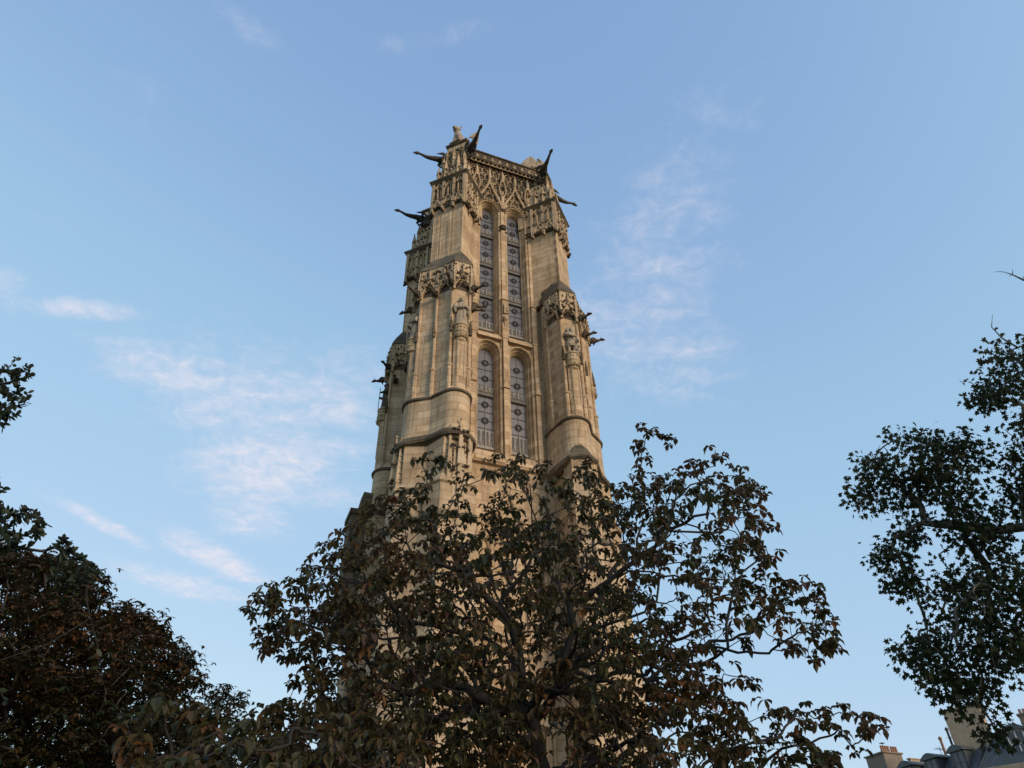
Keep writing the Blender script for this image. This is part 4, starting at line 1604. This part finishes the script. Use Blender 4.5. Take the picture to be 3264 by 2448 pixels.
# ---- plane tree reaching in from the right
P1 = [(27.6, 27.6), (29.2, 29.2), (29.1, 30.1), (30.9, 30.6), (32.9, 31.0), (34.2, 30.1), (35.8, 30.0), (37.1, 28.8), (37.5, 27.0), (39.1, 26.5), (41.2, 25.7), (39.4, 22.1), (37.1, 22.5), (33.7, 22.3), (33.0, 23.6), (33.2, 25.2), (32.6, 27.2), (31.2, 27.0), (31.0, 24.9), (30.1, 21.9), (29.1, 21.3), (28.4, 20.8), (27.9, 22.3), (27.8, 23.7), (29.1, 24.7), (27.9, 25.9)]
P2 = [(38.4, 31.6), (40.5, 33.1), (40.5, 34.1), (41.7, 34.1), (43.3, 33.9), (46.5, 33.6), (47, 22), (40.5, 23), (38.4, 26.4), (38.6, 29.2), (39.6, 30.2), (38.2, 30.2)]
P3 = [(26.8, 17.8), (28.7, 18.4), (28.4, 19.3), (29.9, 20.8), (31.5, 21.3), (32.3, 22.3), (32.6, 21.1), (34.9, 21.7), (36.7, 21.8), (41, 22), (40, 13.0), (33.5, 12.6), (32.3, 13.6), (31.0, 13.3), (29.6, 13.2), (29.0, 14.4), (27.5, 13.4), (28.5, 14.4), (27.8, 15.9)]
P4 = [(29.9, 13.1), (31.1, 13.0), (30.8, 11.5), (29.8, 11.1), (29.3, 11.9)]
P5 = [(31.4, 11.2), (32.1, 11.5), (34.8, 11.1), (34.3, 10.0), (31.6, 10.6)]
rg = random.Random(23)
DP = 21.0
base = sight(43.5, 0, 22.0)
base.z = 0
T = tree_root('plane_tree', base, 'tall plane tree with lobed leaves and pale mottled limbs along the right edge')
pts = []
for poly, n, th in ((P1, 340, 1.4), (P2, 330, 1.6), (P3, 430, 1.8), (P4, 9, .4), (P5, 7, .4)):
    pts += crown_points(rg, poly, DP, th, n, 3.0, .38, 1.2)
for ln in [[(31.8, 22.6), (31.9, 21.6), (32.2, 20.6)], [(30.3, 21.2), (30.4, 20.3), (30.6, 19.3), (30.8, 18.3)]]:
    pts += [sight(a, e, DP) for a, e in ln]
limb = [(43, 20), (40.5, 22), (37.5, 22.8), (34.4, 23.7), (31.6, 24.7), (31.75, 26.2), (31.3, 27.7), (30.2, 29.0)]
start = [sight(43.5, e, 22) for e in (-4.1, 0, 4, 8, 12, 16)] + [sight(a, e, DP + (a - 30) * .07) for a, e in limb]
nL = len(start)
Pn, par, kids, cnt = grow(start, pts, .28)
Pw = Pn.copy()
Pn = np.array([tuple(p) for p in local(Pn, base)])
m = MB(85)
limb_mesh(m, rg, Pn, par, kids, cnt, .0080, .115, .46, 8, .07)
br = [sight(a, e, DP) - base for a, e in ((47, 33), (46.2, 35.6), (45.2, 36.9), (44.8, 37.5), (44.4, 37.9))]
m.tube(br, [.05, .04, .028, .02, .008], 5)
for k, (da, de) in enumerate(((-.5, .5), (.3, .7), (-.9, .0), (.2, .5), (-.4, -.25))):
    q = br[2 + k % 3]
    e_ = q + Vector((da * .35, 0, de * .35))
    m.tube([q, q.lerp(e_, .5) + Vector((.03, 0, .02)), e_], [.014, .011, .004], 4)
br = [sight(a, e, DP) - base for a, e in ((42.5, 33.2), (41.9, 34.2), (41.7, 35.1), (42.2, 35.8))]
m.tube(br, [.03, .022, .014, .006], 5)
m.build('trunk', BARK_PLANE, T, True, False)
lv = Leaves()
for i in range(nL, len(Pn)):
    p = Vector(Pn[i])
    w = Vector(Pw[i])
    tb = .38 + .6 * mnoise.noise(w / 1.6)
    for q in range(13):
        d = rand_dir(rg, -1, .6)
        o = p + d * (rg.uniform(.02, 1) ** .6 * .5)
        dd = d + Vector((0, 0, -.5))
        dd.normalize()
        lv.star(o, dd, rand_dir(rg, 0, 1), rg.uniform(.09, .165), min(1, max(0, tb + rg.gauss(0, .15))))
lv.build('crown', LEAF_PLANE, T)

# ------------------------------------------------------------------ mansard houses beyond the square
PLASTER = simple('beige_plaster', (.36, .28, .19), .9, .18, 1.5)
PLASTERD = simple('grey_render', (.20, .165, .125), .9, .2, 1.5)
ZINC = simple('blue_grey_zinc', (.066, .075, .080), .5, .25, 2.0, .2)
SLATE = simple('dark_slate', (.06, .066, .072), .6, .3, 5.0)
POT = simple('terracotta_pot', (.30, .15, .09), .85, .25, 6)
WHITE = simple('white_window_paint', (.62, .62, .60), .6, .1, 6)
PANE = simple('window_pane', (.06, .068, .076), .2, .15, 3)
DARKM = simple('dark_iron', (.04, .038, .036), .6, .2, 8)

KX, KY = 36.4, 65.6


class Axis:
    """house frame: s along the front, d back into the house"""

    def __init__(self, o, az):
        self.o = Vector((o[0], o[1], 0))
        self.s = Vector((math.sin(R(az)), math.cos(R(az)), 0))
        self.az = az

    def mat(self, flip=1):
        d = Vector((self.s.y * flip, -self.s.x * flip, 0))
        return Matrix(((self.s.x, d.x, 0, self.o.x), (self.s.y, d.y, 0, self.o.y), (0, 0, 1, 0), (0, 0, 0, 1)))


def house_obj(name, mb, mat, parent):
    return mb.build(name, mat, parent)


def dormer(par_, T_, s0, s1, z0, z1, d0, d1, name='dormer', fmat=None):
    """lead clad dormer with a bowed top; front at depth d0"""
    m = MB(1)
    m.T = T_
    n = 8
    prof = [(s0, z0), (s1, z0), (s1, z1)] + [(s1 + (s0 - s1) * k / n, z1 + .32 * math.sin(PI * k / n)) for k in range(1, n)] + [(s0, z1)]
    m.loft([[(s, d0 + .06, z) for s, z in prof], [(s, d1, z) for s, z in prof]])
    hood = [(s1 + .16, z1 - .04), (s1 + .16, z1 + .06)] + [(s1 + .12 + (s0 - s1 - .24) * k / n, z1 + .08 + .36 * math.sin(PI * k / n)) for k in range(0, n + 1)] + [(s0 - .16, z1 + .06), (s0 - .16, z1 - .04)]
    m.loft([[(s, d0 - .18, z) for s, z in hood], [(s, d1, z) for s, z in hood]])
    m.box(s0 - .06, s1 + .06, d0 - .12, d0 + .1, z0 - .12, z0 + .04)
    o = m.build(name, ZINC, par_)
    m = MB(1)
    m.T = T_
    w = .09
    m.box(s0 + .12, s1 - .12, d0 - .01, d0 + .055, z0 + .05, z0 + .05 + w)
    m.box(s0 + .12, s1 - .12, d0 - .01, d0 + .055, z1 - .12, z1 - .02)
    for s in (s0 + .12, (s0 + s1) / 2 - w / 2, s1 - .12 - w):
        m.box(s, s + w, d0 - .012, d0 + .054, z0 + .05 + w, z1 - .12)
    m.box(s0 + .12 + w, s1 - .12 - w, d0 - .008, d0 + .05, z0 + (z1 - z0) * .45, z0 + (z1 - z0) * .45 + .06)
    fr_ = m.build('window_frame', fmat or WHITE, o)
    m = MB(1)
    m.T = T_
    m.box(s0 + .14, s1 - .14, d0 + .03, d0 + .05, z0 + .1, z1 - .05)
    m.build('window_pane', PANE, o)
    return o


def facade(par_, T_, length, z1, floors, d=0.0, s_off=.8, step=2.4):
    m = MB(1)
    m.T = T_
    for fz in floors:
        s = s_off
        while s + 1.2 < length:
            for (a, b, c_, e) in ((s - .14, s, fz - .1, fz + 2.2), (s + 1.1, s + 1.24, fz - .1, fz + 2.2), (s - .14, s + 1.24, fz + 2.2, fz + 2.36), (s - .2, s + 1.3, fz - .22, fz - .1)):
                m.box(a, b, d - .1, d + .05, c_, e)
            s += step
    m.build('window_surround', PLASTER, par_)
    m = MB(1)
    m.T = T_
    for fz in floors:
        s = s_off
        while s + 1.2 < length:
            m.box(s, s + 1.1, d - .02, d + .05, fz - .1, fz + 2.2)
            s += step
    m.build('window_glazing', PANE, par_)


# house running away from us, its dormers looking left
A = Axis((KX, KY), -23)
TL = A.mat(1)                                   # d points right (into the house)
B = empty('mansard_house', (KX, KY, 0))
tag(B, 'grey zinc roofed house with bowed dormers and a wide chimney stack behind the right tree', 'building')
TL = Matrix.Translation((-KX, -KY, 0)) @ TL
m = MB(1)
m.T = TL
m.prism([(0, 0), (14, 0), (14, 9), (0, 9)], 0, 14.7)
m.box(-.1, 14.1, -.3, .05, 14.45, 14.75)
house_obj('wall', m, PLASTER, B)
m = MB(1)
m.T = TL
m.loft([[(-.1, -.25, 14.75), (-.1, 1.5, 16.85), (-.1, 5, 17.5), (-.1, 9, 15)], [(10.4, -.25, 14.75), (10.4, 1.5, 16.85), (10.4, 5, 17.5), (10.4, 9, 15)]])
for k in range(16):
    m.tube([(k * .65, -.2, 14.85), (k * .65, 1.48, 16.88)], .03, 4)
ROOF = house_obj('roof', m, SLATE, B)
for s in (.9, 3.7, 6.4):
    dormer(B, TL, s - .05, s + 1.35, 15.1, 16.75, .15, 2.2, 'dormer', ZINC)
facade(B, TL, 13, 14, (1.0, 4.2, 7.6, 10.9))
m = MB(1)
m.T = TL
m.prism([(9.0, .1), (11.2, .1), (11.2, 2.3), (9.0, 2.3)], 14, 18.3)
m.prism([(8.88, -.02), (11.32, -.02), (11.32, 2.42), (8.88, 2.42)], 18.3, 18.42)
CH = house_obj('chimney', m, PLASTERD, B)
for k in range(7):
    m = MB(k)
    m.T = TL
    m.lathe([(.13, 18.4), (.12, 18.55), (.10, 18.95), (.12, 19.0)], 9.35, .45 + k * .27 + (.12 if k > 3 else 0), 8)
    house_obj('chimney_pot', m, POT, CH)
m = MB(1)
m.T = TL
m.tube([(9.35, .7, 19.0), (9.35, .7, 19.2)], .03, 4)
m.loft([[(9.2, .5, 19.2), (9.5, .5, 19.2), (9.5, .95, 19.2), (9.2, .95, 19.2)], [(9.2, .5, 19.24), (9.5, .5, 19.24), (9.5, .95, 19.24), (9.2, .95, 19.24)]])
house_obj('chimney_cowl', m, DARKM, CH)
m = MB(1)
m.T = TL
m.box(8.2, 8.5, 2.3, 6.6, 15, 17.75)
m.box(8.15, 8.55, 2.2, 6.6, 17.75, 17.83)
house_obj('party_wall', m, PLASTER, B)
for (s, d, z0, z1, r, mt, nm) in ((4.6, 2.6, 16.6, 18.5, .11, POT, 'flue_pipe'), (3.3, 2.2, 16.6, 18.9, .10, DARKM, 'flue_pipe'), (2.8, 2.3, 16.6, 18.0, .12, ZINC, 'flue_pipe')):
    m = MB(1)
    m.T = TL
    m.tube([(s, d, z0), (s, d, z1)], r, 8)
    m.lathe([(r * .6, z1), (r * 1.5, z1 + .05), (r * 1.5, z1 + .16), (r * .4, z1 + .3)], s, d, 8)
    house_obj(nm, m, mt, B)
m = MB(1)
m.T = TL
for (s, d, z) in ((5.0, 2.6, 18.1), (3.0, 2.2, 18.5)):
    m.tube([(s, d, 16.6), (s, d, z)], .025, 4)
    m.tube([(s - .1, d - .6, z - .2), (s + .1, d + .6, z - .3)], .018, 4)
    for k in range(5):
        q = -.5 + k * .25
        m.tube([(s - .3, d + q, z - .25), (s + .3, d + q, z - .25)], .012, 4)
house_obj('antenna', m, DARKM, B)

# corner house facing us
A = Axis((KX, KY), 128)
B2 = empty('corner_house', (KX, KY, 0))
tag(B2, 'beige corner house with hipped zinc roof, white dormer window and tall bare chimney wall', 'building')
TR = Matrix.Translation((-KX, -KY, 0)) @ A.mat(-1)
m = MB(1)
m.T = TR
m.prism([(.15, 0), (16, 0), (16, 8), (.15, 8)], 0, 14.9)
m.box(0, 16, -.35, .05, 14.6, 14.98)
m.box(0, 16, -.22, .05, 14.3, 14.6)
house_obj('wall', m, PLASTER, B2)
m = MB(1)
m.T = TR
m.loft([[(.1, -.3, 14.98), (16, -.3, 14.98), (16, 8, 14.98), (.1, 8, 14.98)], [(1.9, 1.5, 17.6), (16, 1.5, 17.6), (16, 6, 17.6), (1.9, 6, 17.6)], [(2.8, 3.5, 18.1), (16, 3.5, 18.1), (16, 4, 18.1), (2.8, 4, 18.1)]])
for k in range(1, 9):
    m.tube([(.1 + k * .6, -.28, 15.0), (1.9 + k * .6, 1.5, 17.62)], .045, 4)
m.tube([(.1, -.3, 15.0), (1.9, 1.5, 17.62)], .07, 5)
m.tube([(1.9, 1.5, 17.62), (16, 1.5, 17.62)], .07, 5)
house_obj('roof', m, ZINC, B2)
dormer(B2, TR, 2.7, 4.2, 15.55, 17.4, .3, 2.6)
dormer(B2, TR, 7.0, 8.3, 15.6, 17.3, .35, 2.6)
facade(B2, TR, 15, 14, (1.0, 4.2, 7.6, 11.0))
m = MB(1)
m.T = TR
m.prism([(-1.3, 1.5), (1.55, 1.5), (1.55, 3.0), (-1.3, 3.0)], 14.5, 19.95)
m.prism([(-1.4, 1.4), (1.65, 1.4), (1.65, 3.1), (-1.4, 3.1)], 19.95, 20.08)
house_obj('chimney', m, PLASTER, B2)
m = MB(1)
m.T = TR
m.prism([(3.9, 3.2), (5.1, 3.2), (5.1, 4.6), (3.9, 4.6)], 16.5, 19.0)
m.box(3.86, 5.14, 3.16, 4.64, 18.35, 18.42)
m.prism([(3.8, 3.1), (5.2, 3.1), (5.2, 4.7), (3.8, 4.7)], 19.0, 19.12)
CH = house_obj('chimney', m, PLASTERD, B2)
for k in range(4):
    m = MB(k)
    m.T = TR
    m.lathe([(.13, 19.1), (.10, 19.5), (.12, 19.55)], 4.1 + k * .28, 3.7, 8)
    house_obj('chimney_pot', m, POT, CH)

# ------------------------------------------------------------------ ground of the square
GRASS = simple('lawn', (.035, .055, .02), .95, .35, 3.0)
GRAVEL = simple('pale_gravel', (.30, .26, .20), .95, .2, 9.0)
m = MB(1)
m.add([(-900, -900, -.02), (900, -900, -.02), (900, 900, -.02), (-900, 900, -.02)], [(0, 1, 2, 3)])
tag(m.build('ground', GRASS, None, fix=False), kind='structure')
m = MB(1)
m.add([(-2.2, -30, -.012), (2.2, -30, -.012), (2.2, 7.6, -.012), (-2.2, 7.6, -.012)], [(0, 1, 2, 3)])
m.add([(-14, 24, -.008), (12, 24, -.008), (12, 50, -.008), (-14, 50, -.008)], [(0, 1, 2, 3)])
tag(m.build('path', GRAVEL, None, fix=False), kind='structure')
